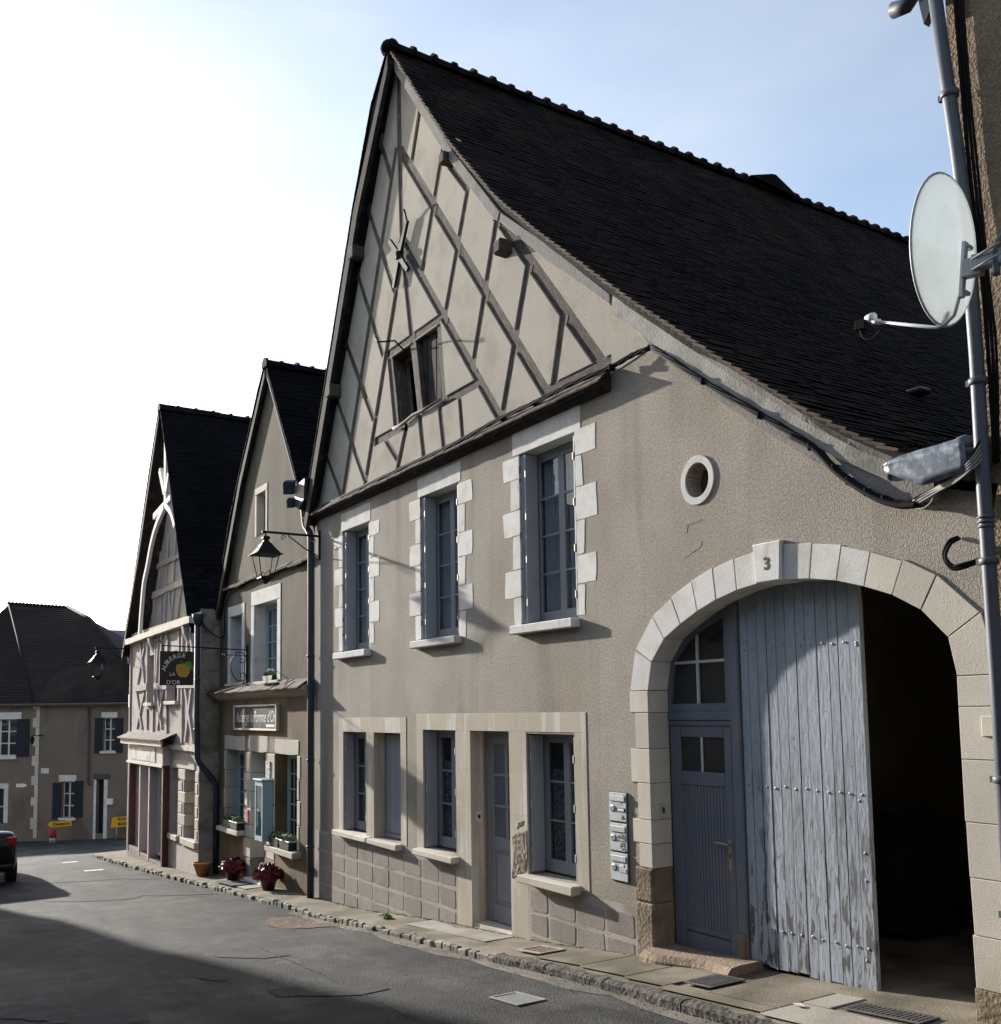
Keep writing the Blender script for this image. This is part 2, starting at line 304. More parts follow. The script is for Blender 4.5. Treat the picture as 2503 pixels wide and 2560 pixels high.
def bm_tube(bm, pts, r, n=8, cap=True):
    pts = [Vector(p) for p in pts]; rings = []
    rr = r if isinstance(r, (list, tuple)) else [r]*len(pts)
    ref = None
    for i, p in enumerate(pts):
        a = pts[max(i-1, 0)]; b = pts[min(i+1, len(pts)-1)]; t = (b-a).normalized()
        if ref is None:
            ref = Vector((0, 0, 1)) if abs(t.z) < .9 else Vector((1, 0, 0))
        s = t.cross(ref).normalized(); u = s.cross(t).normalized(); ref = u
        rings.append([bm.verts.new(p+(s*math.cos(2*math.pi*k/n)+u*math.sin(2*math.pi*k/n))*rr[i]) for k in range(n)])
    for i in range(len(rings)-1):
        for k in range(n):
            bm.faces.new((rings[i][k], rings[i][(k+1) % n], rings[i+1][(k+1) % n], rings[i+1][k]))
    if cap: bm.faces.new(rings[0][::-1]); bm.faces.new(rings[-1])
def tube(name, pts, r, m, parent=None, n=8):
    bm = bmesh.new(); bm_tube(bm, pts, r, n); return frombm(name, bm, m, parent, smooth=True)
def lathe(name, prof, centre, m, parent=None, n=20, axis='Z'):
    """prof: (radius, height) list"""
    bm = bmesh.new(); rings = []
    for r, h in prof:
        rings.append([bm.verts.new((centre[0]+r*math.cos(2*math.pi*k/n), centre[1]+r*math.sin(2*math.pi*k/n), centre[2]+h)) for k in range(n)])
    for i in range(len(rings)-1):
        for k in range(n): bm.faces.new((rings[i][k], rings[i][(k+1) % n], rings[i+1][(k+1) % n], rings[i+1][k]))
    bm.faces.new(rings[0][::-1]); bm.faces.new(rings[-1])
    return frombm(name, bm, m, parent, smooth=n > 10)
def spline(pts, n=8):
    """Catmull-Rom through pts"""
    P = [Vector(p) for p in pts]; P = [P[0]*2-P[1]]+P+[P[-1]*2-P[-2]]; o = []
    for i in range(1, len(P)-2):
        for k in range(n):
            t = k/n; a, b, c, d = P[i-1:i+3]
            o.append(.5*((2*b)+(c-a)*t+(2*a-5*b+4*c-d)*t*t+(3*b-a-3*c+d)*t**3))
    o.append(P[-2]); return o
def beam(name, p0, p1, w, y0, y1, m, parent, wob=.012, taper=1.):
    """timber in the facade plane from p0 to p1 (x,z); local X runs along its length"""
    a = Vector((p0[0], 0, p0[1])); b = Vector((p1[0], 0, p1[1])); ln = (b-a).length; ang = math.atan2(b.z-a.z, b.x-a.x)
    bm = bmesh.new(); ns = max(2, int(ln/.35)); rows = []
    for i in range(ns+1):
        x = -ln/2+ln*i/ns; ww = w*(1+(taper-1)*i/ns); d0 = random.uniform(-wob, wob); d1 = random.uniform(-wob, wob)
        rows.append([bm.verts.new((x, y0, -ww/2+d0)), bm.verts.new((x, y0, ww/2+d1)), bm.verts.new((x, y1, ww/2+d1)), bm.verts.new((x, y1, -ww/2+d0))])
    for i in range(ns):
        for k in range(4): bm.faces.new((rows[i][k], rows[i][(k+1) % 4], rows[i+1][(k+1) % 4], rows[i+1][k]))
    bm.faces.new(rows[0][::-1]); bm.faces.new(rows[-1])
    bmesh.ops.recalc_face_normals(bm, faces=bm.faces)
    me = bpy.data.meshes.new(name); bm.to_mesh(me); bm.free()
    return link(name, me, m, parent, (a+b)/2, (0, -ang, 0))
def text(name, body, size, m, parent, loc, xdir, ydir, shear=0., extrude=.002, align='CENTER', bold=0., sx=1.):
    cu = bpy.data.curves.new(name, 'FONT'); cu.body = body; cu.size = size; cu.align_x = align; cu.align_y = 'CENTER'; cu.shear = shear; cu.extrude = extrude; cu.offset = bold; cu.resolution_u = 3
    tmp = bpy.data.objects.new(name, cu); dg = bpy.context.evaluated_depsgraph_get()
    COL.objects.link(tmp); dg.update(); me = bpy.data.meshes.new_from_object(tmp.evaluated_get(dg)); COL.objects.unlink(tmp); bpy.data.objects.remove(tmp)
    x = Vector(xdir).normalized(); y = Vector(ydir).normalized(); z = x.cross(y)
    for v in me.vertices: v.co = x*(v.co.x*sx)+y*v.co.y+z*v.co.z
    me.materials.clear()
    return link(name, me, m, parent, loc)
def leaves(name, c, rad, n, size, m, parent, flat=.6, seed=0):
    rs = np.random.RandomState(seed); vs = []; fs = []
    for i in range(n):
        d = rs.normal(size=3); d /= np.linalg.norm(d); d[2] = abs(d[2])*.9-.15
        rr = rs.uniform(.35, 1.)**.5; p = np.array(c)+d*np.array(rad)*rr
        a = rs.normal(size=3); a = a-d*np.dot(a, d)*flat; a /= np.linalg.norm(a); b_ = np.cross(d, a); b_ /= np.linalg.norm(b_)+1e-9
        s = size*rs.uniform(.6, 1.3); k = len(vs); up = d*s*.25
        vs += [tuple(p-a*s), tuple(p-b_*s*.55+up), tuple(p+a*s+up*.5), tuple(p+b_*s*.55+up)]; fs.append((k, k+1, k+2, k+3))
    return frompy(name, vs, fs, m, parent)

# ------------------------------------------------------------------ ground
GX = [-400, -60, -49, -46, -34, -29, -25, -20.5, -15.0, -13.3, -11.9, -10.6, -9.05, -7.2, -6, -5, -3.93, -2, 2, 10, 60, 400]
GZ = [-4.0, -3.6, -3.2, -3.0, -2.0, -1.42, -1.2, -1.0, -.68, -.60, -.45, -.34, -.24, -.06, .04, .11, .19, .28, .42, .7, 2., 4.]
def g(x): return float(np.interp(x, GX, GZ))
KX = [-60, -28.6, -27.9, -24.9, -21.9, -18.1, -15.0, -12.8, -10.5, -9.3, -8.2, -7.3, -6.5, -5.8, -4.7, 0, 6]
KY = [-.95, -.98, -.98, -.95, -.78, -.62, -.56, -.57, -.68, -.70, -.72, -.77, -.83, -.91, -.96, -1.05, -1.1]
def kerb(x): return float(np.interp(x, KX, KY))
def road_z(x, y): return g(x)-.10-.012*max(0., min(-y-.9, 3.))
xs = [-400, -200, -120, -80, -60]+list(np.arange(-55, 8.01, .5))+[12, 20, 40, 100, 400]
ys = [-400, -150, -60, -30, -15, -10, -8, -6.5, -5, -4, -3, -2.5, -2, -1.5, -1.1, -.8, -.5, 0, 2, 5, 10, 30, 80, 200, 400]
vs = [(x, y, road_z(x, y)) for x in xs for y in ys]; ny = len(ys)
fs = [(i*ny+j, (i+1)*ny+j, (i+1)*ny+j+1, i*ny+j+1) for i in range(len(xs)-1) for j in range(ny-1)]
road = frompy('road', vs, fs, 'asphalt', smooth=True, centre=False); tag(road, kind='structure')

def sheet(name, pts, dz, m, parent, n=3):
    """flat irregular patch laid dz above the road"""
    bm = bmesh.new(); c = Vector((sum(p[0] for p in pts)/len(pts), sum(p[1] for p in pts)/len(pts), 0))
    ring = spline(list(pts)+[pts[0]], n)[:-1] if n > 1 else [Vector(p) for p in pts]
    ring = [Vector((q[0], q[1], 0)) for q in ring]
    if n > 1: ring = [c+(p-c)*(1+random.uniform(-.10, .10)) for p in ring]
    cv = bm.verts.new((c.x, c.y, road_z(c.x, c.y)+dz)); prev = None; rv = []
    mid = []
    for p in ring:
        rv.append(bm.verts.new((p.x, p.y, road_z(p.x, p.y)+dz))); q = (p+c)/2; mid.append(bm.verts.new((q.x, q.y, road_z(q.x, q.y)+dz)))
    k = len(ring)
    for i in range(k):
        bm.faces.new((rv[i], rv[(i+1) % k], mid[(i+1) % k], mid[i])); bm.faces.new((mid[i], mid[(i+1) % k], cv))
    o = frombm(name, bm, m, parent)
    return o
V3 = lambda *l: [(a, b, 0) for a, b in l]
def ragged(name, pts, w, dz, m, step=.12, jw=.5, jo=.03):
    """irregular strip along a polyline on the road: crack, tar seam or trench repair"""
    P = []; 
    for a, b in zip(pts[:-1], pts[1:]):
        a, b = Vector((*a, 0)), Vector((*b, 0)); n = max(1, int((b-a).length/step))
        P += [a.lerp(b, i/n) for i in range(n)]
    P.append(Vector((*pts[-1], 0))); bm = bmesh.new(); prev = None
    for i, p in enumerate(P):
        t = (P[min(i+1, len(P)-1)]-P[max(i-1, 0)]).normalized(); n = Vector((-t.y, t.x, 0)); e = min(1, i/2, (len(P)-1-i)/2)
        o = random.uniform(-jo, jo); a = p+n*(o+w*e*random.uniform(1-jw, 1+jw)/2); b = p+n*(o-w*e*random.uniform(1-jw, 1+jw)/2-.002)
        row = [bm.verts.new((q.x, q.y, road_z(q.x, q.y)+dz)) for q in (a, b)]
        if prev: bm.faces.new((prev[0], row[0], row[1], prev[1]))
        prev = row
    return frombm(name, bm, m, road)
ragged('tar_seam', [(-23.5, -3.9), (-22.94, -2.91), (-22.48, -2.2), (-22.12, -1.46), (-21.26, -.85)], .10, .006, 'seam')
ragged('tar_seam', [(-19.9, -3.31), (-19.18, -2.66), (-18.74, -2.01), (-19.0, -1.76), (-18.19, -1.11), (-17.7, -.7)], .26, .006, 'seam', .3, .4, .05)
ragged('crack', [(-12.63, -1.96), (-11.0, -2.11), (-9.56, -2.14), (-8.04, -2.28), (-6.95, -2.4), (-5.2, -2.7)], .009, .006, 'seam', .09, .7, .010)
ragged('repair_patch', [(-11.75, -2.6), (-11.5, -2.42), (-11.2, -2.25), (-10.85, -2.0)], .32, .007, 'seam', .1, .12, .008)
ragged('repair_patch', [(-9.3, -2.8), (-9.0, -2.55), (-8.7, -2.35), (-8.35, -1.98)], .44, .007, 'seam', .1, .12, .008)
ragged('repair_patch', [(-10.55, -3.12), (-10.3, -3.0), (-10.05, -2.94)], .15, .007, 'seam', .06, .2, .008)
ragged('repair_patch', [(-10.6, -5.1), (-10.0, -4.6), (-9.5, -4.3), (-8.9, -3.95)], .5, .007, 'seam', .12, .15, .02)
sheet('gravel_patch', V3((-14.3, -1.05), (-13.5, -1.28), (-12.9, -1.0), (-12.6, -.62), (-13.3, -.66), (-14.0, -.72)), .008, 'gravel', road)
for a, b in (((-27.4, -1.85), (-27.05, -1.5)), ((-24.6, -1.82), (-24.2, -1.42))):
    sheet('lane_dash', V3((a[0], a[1]), (a[0]+.28, a[1]), (b[0], b[1]), (b[0]-.28, b[1])), .008, 'paint', road, n=1)
# sandy gutter strip beside the kerb
bm = bmesh.new(); prev = None
for x in np.arange(-14.5, 3.01, .5):
    w = .16+.05*math.sin(x*2.3)+.04*math.sin(x*5.1); y = kerb(x)
    a = bm.verts.new((x, y+.02, road_z(x, y)+.006)); b = bm.verts.new((x, y-w, road_z(x, y-w)+.004))
    if prev: bm.faces.new((prev[0], a, b, prev[1]))
    prev = (a, b)
frombm('gutter_strip', bm, 'gutter', road)

# pavement: a bed, with slabs on it near the gate and cobbles along its kerb
bm = bmesh.new(); prev = None
for x in list(np.arange(-28.4, 4.01, .4)):
    y = kerb(x)+.045
    row = [bm.verts.new((x, yy, zz)) for yy, zz in ((y, g(x)-.3), (y, g(x)-.035), (y+.05, g(x)-.016), ((y)/2, g(x)-.006), (.0, g(x)), (.28, g(x)+.002), (3., g(x)-.02))]
    if prev:
        for k in range(6): bm.faces.new((prev[k], row[k], row[k+1], prev[k+1]))
    else: bm.faces.new(row)
    prev = row
bm.faces.new(prev[::-1])
pave = frombm('pavement', bm, 'pave', None, smooth=False); tag(pave, kind='structure')
x = -28.3
while x < -8.62:                                                    # pale cobbles
    ln = random.uniform(.11, .24); y = kerb(x+ln/2)+random.uniform(-.02, .02); h = random.uniform(-.035, -.004)
    if random.random() > .06:
        z = g(x+ln/2); bm = bmesh.new(); bm_box(bm, x, x+ln-.02, y, y+.115, z-.22, z+h-.012, .014)
        for v in bm.verts: v.co.z += (g(v.co.x)-z)
        bmesh.ops.bevel(bm, geom=list(bm.edges), offset=.012, segments=1, affect='EDGES')
        frombm('kerb_stone', bm, 'kerb', pave)
    x += ln
x = -8.62
while x < 2:                                                        # dark mossy kerb lengths
    ln = random.uniform(.7, 1.1); y = kerb(x+ln/2); n = 4; bm = bmesh.new(); prev = None
    for i in range(7):
        xx = x+(ln-.02)*i/6; y = kerb(xx)+random.uniform(-.012, .006); z = g(xx)-.012+random.uniform(-.012, .0)
        row = [bm.verts.new(p) for p in ((xx, y, z-.25), (xx, y, z-.02), (xx, y+.03, z), (xx, y+.12, z+.002), (xx, y+.12, z-.25))]
        if prev:
            for k in range(5): bm.faces.new((prev[k], row[k], row[(k+1) % 5], prev[(k+1) % 5]))
        else: bm.faces.new(row)
        prev = row
    bm.faces.new(prev[::-1]); frombm('kerb_length', bm, 'darkkerb', pave)
    x += ln
def slabstone(x0, x1, y0, y1, m, dz=.012):
    bm = bmesh.new(); bm_box(bm, x0+.006, x1-.006, y0, y1, 0, dz, 0)
    for v in bm.verts: v.co.z += g(v.co.x)-.004
    bmesh.ops.bevel(bm, geom=list(bm.edges), offset=.006, segments=1, affect='EDGES')
    return frombm('paving_slab', bm, m, pave)
for x0, x1, m in ((-8.05, -7.3, 'pave'), (-7.3, -6.62, 'pave'), (-6.62, -6.1, 'pave')): slabstone(x0, x1, max(kerb(x0), kerb(x1))+.12, -.02, m)
slabstone(-6.1, -5.0, kerb(-5.5)+.14, -.64, 'pave'); slabstone(-5.72, -5.0, -.62, -.03, 'pave'); slabstone(-5.0, -3.6, kerb(-4.6)+.13, -.42, 'pavenew')
slabstone(-5.0, -4.74, -.40, -.03, 'pavenew'); slabstone(-3.6, -1.8, kerb(-3.)+.13, -.02, 'pavenew')
for x0, x1, y0, y1 in ((-18.2, -17.2, -.45, -.02), (-11.2, -9.3, -.40, -.02)): slabstone(x0, x1, y0, y1, 'pavenew', .008)

def scatter(name, n, fx, size, m, lab, cat, seed):
    rs = np.random.RandomState(seed); vs, fs = [], []
    for i in range(n):
        x, y, z = fx(rs); k = len(vs); q = size*rs.uniform(.4, 1.5); a = rs.uniform(0, 6.28)
        for j in range(3): vs.append((x+q*math.cos(a+2.1*j)*rs.uniform(.7, 1.2), y+q*math.sin(a+2.1*j)*rs.uniform(.7, 1.2), z))
        vs.append((x, y, z+q*rs.uniform(.5, 1.))); fs += [(k, k+1, k+3), (k+1, k+2, k+3), (k+2, k, k+3)]
    o = frompy(name, vs, fs, m); tag(o, lab, cat, kind='stuff'); return o
def in_gutter(rs):
    x = rs.uniform(-26, -3); y = kerb(x)-abs(rs.normal(0, .16))-.01; return x, y, road_z(x, y)+.006
scatter('gutter_grit', 2600, in_gutter, .0055, 'gutter', 'fine pale grit lying in the gutter along the kerb', 'grit', 5)
def on_road(rs):
    x = rs.uniform(-18, -3); y = rs.uniform(-5.5, -.9); return x, y, road_z(x, y)+.001
scatter('road_chippings', 900, on_road, .007, 'kerb', 'scattered stone chippings on the asphalt', 'grit', 6)
def wall_foot(rs):
    x = rs.uniform(-15, -7.2); x = x if rs.rand() > .3 else rs.uniform(-8.2, -7.2); y = -.012-abs(rs.normal(0, .018)); return x, y, g(x)-.002
scatter('wall_moss', 900, wall_foot, .012, 'moss', 'thin line of moss at the foot of the wall', 'moss', 7)
def kerb_edge(rs):
    x = rs.uniform(-8.6, -3.5); y = kerb(x)+rs.normal(0, .02); return x, y, g(x)-.02-.09*rs.rand()
scatter('kerb_dirt', 300, kerb_edge, .010, 'cast', 'dark crumbs of earth and moss along the kerb edge', 'dirt', 8)

# ------------------------------------------------------------------ roof tiles
def tiled_slope(house, prof, ya, yb, m, tw=.17, ex=.115, th=.013, seed=1, split=300, name='roof_tile', near=None, sag=0.):
    """courses of flat tiles down a profile (x,z), ridge first; the biggest in view are separate parts, the rest one part"""
    rs = np.random.RandomState(seed)
    pts = [Vector((a, 0, b)) for a, b in prof]; seg = [(pts[i+1]-pts[i]).length for i in range(len(pts)-1)]; tot = sum(seg)
    def at(s):
        for i, l in enumerate(seg):
            if s <= l or i == len(seg)-1: return pts[i]+(pts[i+1]-pts[i])*(s/l), (pts[i+1]-pts[i]).normalized()
            s -= l
    tiles = []; s = ex*.6; row = 0
    while s < tot+.04:
        p, d = at(min(s, tot)); p = p+d*max(0, s-tot); nrm = Vector((-d.z, 0, d.x))
        if nrm.z < 0: nrm = -nrm
        y = ya-(row % 2)*tw/2
        while y < yb:
            a = max(y, ya); b = min(y+tw, yb)
            if b-a > .02:
                tiles.append((p.copy(), d.copy(), nrm.copy(), a, b, rs.uniform(-.004, .006), rs.uniform(-.008, .008)))
            y += tw
        s += ex; row += 1
    camp = Vector((0, -6, 2.2))
    cents = [(t[0]+Vector((0, (t[3]+t[4])/2, 0))-camp).length for t in tiles]
    order = np.argsort(cents) if near is None else np.argsort([near(t) for t in tiles])
    pick = set(int(i) for i in order[:split] if tiles[int(i)][4]-tiles[int(i)][3] > tw*.95)
    vs, fs = [], []
    def geo(p, d, n, a, b, lift, slip, base):
        lo = p+d*slip; hi = p-d*(ex*1.5); t0 = n*(th+.012+lift); t1 = n*.004; t2 = n*(th+.002)
        k = len(base)
        for q, off in ((lo, n*(.012+lift)), (hi, t1)):
            base += [Vector((q.x+off.x, a+.002, q.z+off.z)), Vector((q.x+off.x, b-.002, q.z+off.z))]
        for q, off in ((lo, t0), (hi, t2)):
            base += [Vector((q.x+off.x, a+.002, q.z+off.z)), Vector((q.x+off.x, b-.002, q.z+off.z))]
        return [(k, k+1, k+3, k+2), (k+4, k+6, k+7, k+5), (k, k+4, k+5, k+1), (k+2, k+3, k+7, k+6), (k, k+2, k+6, k+4), (k+1, k+5, k+7, k+3)]
    shared = {}
    for i, (p, d, n, a, b, lift, slip) in enumerate(tiles):
        def sagz(yy): return -sag*math.sin(math.pi*min(max((yy-ya)/(yb-ya), 0), 1))*(1+.4*math.sin(yy*1.7))
        p = p+Vector((0, 0, sagz((a+b)/2)))
        if i in pick:
            key = (round(d.x, 3), round(d.z, 3))
            if key not in shared:
                w = tw/2; b0 = []; ff = geo(Vector((0, 0, 0)), d, n, -w, w, .002, 0, b0)
                me = bpy.data.meshes.new(name); me.from_pydata(b0, [], ff); me.materials.append(MT[m]); me.update(); shared[key] = me
            o = link(name, shared[key], None, house, p+Vector((0, (a+b)/2, 0))+d*slip+n*lift)
        else:
            fs += geo(p, d, n, a, b, lift, slip, vs)
    o = frompy('roof_tiling', vs, fs, m, house); o['kind'] = 'stuff'
    return o
def deck(house, prof, ya, yb, th, m='deck', name='roof_deck'):
    n = len(prof); up = [(a, b) for a, b in prof]; lo = [(a, b-th) for a, b in prof][::-1]
    return prism(name, up+lo, ya, yb, m, house)
def ridge_tiles(house, x, z, ya, yb, m, step=.33, r=.11):
    bm = bmesh.new(); prof = []
    # half-round tile with a raised collar at its front end
    for k, (y, rr) in enumerate(((0, r+.035), (.05, r+.035), (.055, r), (step+.02, r-.006))):
        prof.append([bm.verts.new((rr*math.cos(a), y, rr*math.sin(a)*1.05-.03)) for a in np.linspace(-.25, math.pi+.25, 9)])
    for i in range(3):
        for k in range(8): bm.faces.new((prof[i][k], prof[i][k+1], prof[i+1][k+1], prof[i+1][k]))
    bm.faces.new(prof[0][::-1]); bm.faces.new(prof[-1])
    bmesh.ops.recalc_face_normals(bm, faces=bm.faces)
    me = bpy.data.meshes.new('ridge_tile'); bm.to_mesh(me); bm.free(); me.materials.append(MT[m])
    y = ya
    while y < yb:
        link('ridge_tile', me, None, house, (x+random.uniform(-.012, .012), y, z+random.uniform(-.012, .012))); y += step

# ------------------------------------------------------------------ windows
def curtain(parent, x0, x1, y, z0, z1, m='curtain', amp=.018, fold=.075):
    n = max(8, int((x1-x0)/fold*6)); vs = []; fs = []
    for i in range(n+1):
        xx = x0+(x1-x0)*i/n; yy = y+amp*math.sin(2*math.pi*(xx-x0)/fold+.7*math.sin(xx*9))
        vs += [(xx, yy, z0), (xx, yy, z1)]
    for i in range(n): fs.append((2*i, 2*i+2, 2*i+3, 2*i+1))
    return frompy('curtain', vs, fs, m, parent, smooth=True)
def window(house, x0, x1, z0, z1, y, rows, m='frame', fr=.05, st=.045, bar=.02, leaves_=2, curt='curtain', d=.045, cols=1, cz=None, name='window'):
    """casement window in the plane y: frame mesh with panes, glazing bars and curtain as sub-parts"""
    bm = bmesh.new()
    bm_box(bm, x0, x1, y, y+d+.02, z0, z0+fr*1.3); bm_box(bm, x0, x1, y, y+d+.02, z1-fr, z1)
    bm_box(bm, x0, x0+fr, y+.001, y+d+.019, z0+fr*1.3, z1-fr); bm_box(bm, x1-fr, x1, y+.001, y+d+.019, z0+fr*1.3, z1-fr)
    w = frombm(name, bm, m, house)
    ix0, ix1, iz0, iz1 = x0+fr, x1-fr, z0+fr*1.3, z1-fr; lw = (ix1-ix0)/leaves_
    for l in range(leaves_):
        a = ix0+l*lw+.002; b = a+lw-.004; yy = y+.008
        bm = bmesh.new()
        bm_box(bm, a, a+st, yy, yy+d-.006, iz0, iz1); bm_box(bm, b-st, b, yy, yy+d-.006, iz0, iz1)
        bm_box(bm, a+st, b-st, yy+.001, yy+d-.007, iz0, iz0+st*1.4); bm_box(bm, a+st, b-st, yy+.001, yy+d-.007, iz1-st, iz1)
        frombm('casement', bm, m, w)
        pz0, pz1 = iz0+st*1.4, iz1-st; ph = (pz1-pz0)/rows; pw = (b-a-2*st)/cols
        for r in range(rows):
            for c in range(cols):
                box('pane', a+st+c*pw, a+st+(c+1)*pw, yy+.018, yy+.022, pz0+r*ph, pz0+(r+1)*ph, 'glass', w)
            if r: box('glazing_bar', a+st, b-st, yy+.003, yy+.017, pz0+r*ph-bar/2, pz0+r*ph+bar/2, m, w)
        for c in range(1, cols): box('glazing_bar', a+st+c*pw-bar/2, a+st+c*pw+bar/2, yy+.002, yy+.016, pz0, pz1, m, w)
    if curt: curtain(w, ix0, ix1, y+d+.045, iz0, cz or iz1, curt)
    return w
def shutters(house, x0, x1, z0, z1, depth=.17, m='blue', wl=.085, wr=.055, hinges=4, hm='brass'):
    """folding shutters tucked into both sides of the reveal"""
    for sx, a, b in ((-1, x0+.004, x0+wl), (1, x1-wr, x1-.004)):
        s = box('shutter', a, b, .018, depth, z0+.02, z1-.012, m, house, bev=.004)
        box('shutter_seam', (a+b)/2-.003, (a+b)/2+.003, .016, .0178, z0+.03, z1-.02, 'black', s)
        for k in range(hinges):
            z = z0+(z1-z0)*(k+.5)/hinges
            xx = b if sx < 0 else a
            box('hinge', xx-.010, xx+.010, .010, .0175, z-.04, z+.04, hm, s, bev=.003)
def sill(house, x0, x1, z, p, h, m='stone', name='sill', jit=.004):
    return box(name, x0, x1, -p, .12, z-h, z, m, house, bev=.01, jit=jit)

def chipped(poly, amp=.006, n=3):
    """outline with its edges broken into short uneven steps"""
    o = []; k = len(poly)
    for i in range(k):
        a, b = Vector(poly[i]), Vector(poly[(i+1) % k])
        for j in range(n):
            p = a.lerp(b, j/n); o.append((p.x+random.uniform(-amp, amp), p.y+random.uniform(-amp, amp)))
    return o
# ================================================================== MAIN HOUSE
H = thing('timber_framed_house', (-9.4, 0, 0), 'tall beige house with diamond timber framing in its gable and an arched gateway', 'house')
AR_I = [(-7.01, 2.35), (-6.95, 2.61), (-6.77, 2.81), (-6.55, 2.925), (-6.33, 3.02), (-6.10, 3.095), (-5.86, 3.15), (-5.61, 3.18), (-5.37, 3.18), (-5.10, 3.155), (-4.85, 3.11), (-4.61, 3.04), (-4.38, 2.955), (-4.16, 2.83), (-3.97, 2.63), (-3.92, 2.37)]
AR_O = [(-7.27, 2.35), (-7.18, 2.74), (-6.92, 3.03), (-6.66, 3.17), (-6.39, 3.28), (-6.13, 3.365), (-5.88, 3.42), (-5.63, 3.45), (-5.34, 3.45), (-5.06, 3.42), (-4.79, 3.37), (-4.54, 3.29), (-4.28, 3.19), (-4.03, 3.05), (-3.74, 2.77), (-3.64, 2.37)]
mixp = lambda a, b, t: (a[0]+(b[0]-a[0])*t, a[1]+(b[1]-a[1])*t)
arch_hole = [(-7.10, -.6)]+[mixp(a, b, .35) for a, b in zip(AR_I, AR_O)]+[(-3.83, -.6)]
W_UP = [(-14.05, -13.08, 3.10, 4.955), (-11.48, -10.48, 3.11, 5.00), (-9.10, -8.06, 3.12, 5.03)]
W_GR = [(-14.02, -13.20, .44, 1.90), (-12.94, -12.10, .45, 1.90), (-11.45, -10.60, .46, 1.95), (-9.05, -8.17, .45, 1.93)]
DOOR = (-10.25, -9.40, -.30, 1.955)
def rect(x0, x1, z0, z1): return [(x0, z0), (x1, z0), (x1, z1), (x0, z1)]
def hole(x0, x1, z0, z1, e=.006): return rect(x0-e, x1+e, z0-e, z1+e)
OC = (-6.28, 4.16); OR_ = .145
ocl = [(OC[0]+OR_*math.cos(a), OC[1]+OR_*1.05*math.sin(a)) for a in np.linspace(0, 2*math.pi, 24, endpoint=False)]
# wall below the gable: outline bottom is cut by the arch hole, so it runs round it
base = [(-15.17, -1.2), (-7.10, -1.2)]+arch_hole[1:-1]+[(-3.83, -1.2), (-3.70, -1.2), (-3.70, 3.55), (-4.2, 3.70), (-4.62, 4.02), (-5.08, 4.38), (-5.81, 4.95), (-6.48, 5.50), (-7.02, 5.94), (-7.38, 6.18), (-7.38, 5.50), (-15.17, 5.50)]
slab('wall', [base]+[hole(*w) for w in W_UP+W_GR]+[hole(*DOOR), ocl], 0., .32, 'plaster', H)
# gable: backing, timbers, raised infill panels
gable = [(-15.12, 5.44), (-14.95, 5.44+.2), (-12.06, 11.42), (-11.95, 11.42), (-9.32, 7.98), (-8.2, 6.92), (-7.12, 5.99), (-6.72, 5.66), (-6.95, 5.50), (-7.45, 5.44)]
WIN = [(-12.36, 7.15), (-10.93, 7.15), (-10.80, 6.13), (-12.18, 6.13)]
slab('gable_backing', [[(-15.1, 5.52), (-12.05, 11.38), (-11.96, 11.38), (-9.32, 7.95), (-7.36, 6.1), (-7.36, 5.52)], WIN], .055, .30, 'infill', H)
T = [((-12.03, 11.3), (-12.01, 10.1), .15), ((-12.01, 10.1), (-11.94, 8.62), .14), ((-11.94, 8.62), (-11.67, 7.2), .14), ((-11.67, 7.2), (-11.35, 5.5), .13),
     ((-11.98, 10.04), (-8.50, 5.53), .17), ((-11.88, 8.60), (-9.46, 5.53), .17), ((-10.60, 9.17), (-10.15, 8.63), .11), ((-9.50, 8.02), (-7.55, 5.57), .20),
     ((-11.33, 10.45), (-11.65, 9.66), .12), ((-10.69, 9.58), (-11.38, 7.97), .12), ((-10.06, 8.77), (-10.78, 7.12), .12), ((-9.45, 8.0), (-10.09, 6.28), .13), ((-8.84, 7.12), (-9.44, 5.5), .14), ((-8.20, 6.32), (-8.43, 5.5), .13),
     ((-12.10, 10.15), (-14.04, 5.46), .12), ((-11.90, 8.60), (-13.22, 5.46), .13), ((-11.83, 6.08), (-12.15, 5.47), .13),
     ((-12.70, 10.60), (-12.28, 9.80), .11), ((-13.10, 9.72), (-12.19, 8.08), .11), ((-13.53, 8.93), (-12.57, 7.27), .11), ((-13.93, 7.92), (-12.90, 6.42), .11), ((-14.30, 7.13), (-13.22, 5.60), .11), ((-14.68, 6.25), (-14.05, 5.47), .11), ((-12.56, 6.08), (-12.14, 5.66), .10),
     ((-12.45, 7.23), (-10.88, 7.23), .13), ((-12.87, 6.07), (-11.86, 6.07), .13), ((-10.86, 6.10), (-9.98, 6.10), .14), ((-10.91, 6.08), (-10.80, 5.47), .11), ((-10.40, 6.06), (-10.33, 5.47), .10), ((-8.52, 5.58), (-7.42, 5.58), .14),
     ((-12.38, 7.2), (-12.18, 6.1), .11), ((-10.92, 7.2), (-10.79, 6.1), .11)]
for k, (a, b, w) in enumerate(T):
    w *= random.uniform(.78, .95); T[k] = (a, b, w); beam('timber_beam', a, b, w+.05, .004+.0011*(k % 9), .20, 'timber', H, wob=.015)
def quad_of(a, b, w, ext=.0):
    a = Vector(a); b = Vector(b); d = (b-a).normalized(); n = Vector((-d.y, d.x))*w/2; a = a-d*ext; b = b+d*ext
    return [a+n, b+n, b-n, a-n]
def inpoly(p, poly):
    c = False; n = len(poly); j = n-1
    for i in range(n):
        xi, yi = poly[i][0], poly[i][1]; xj, yj = poly[j][0], poly[j][1]
        if ((yi > p[1]) != (yj > p[1])) and (p[0] < (xj-xi)*(p[1]-yi)/(yj-yi+1e-12)+xi): c = not c
        j = i
    return c
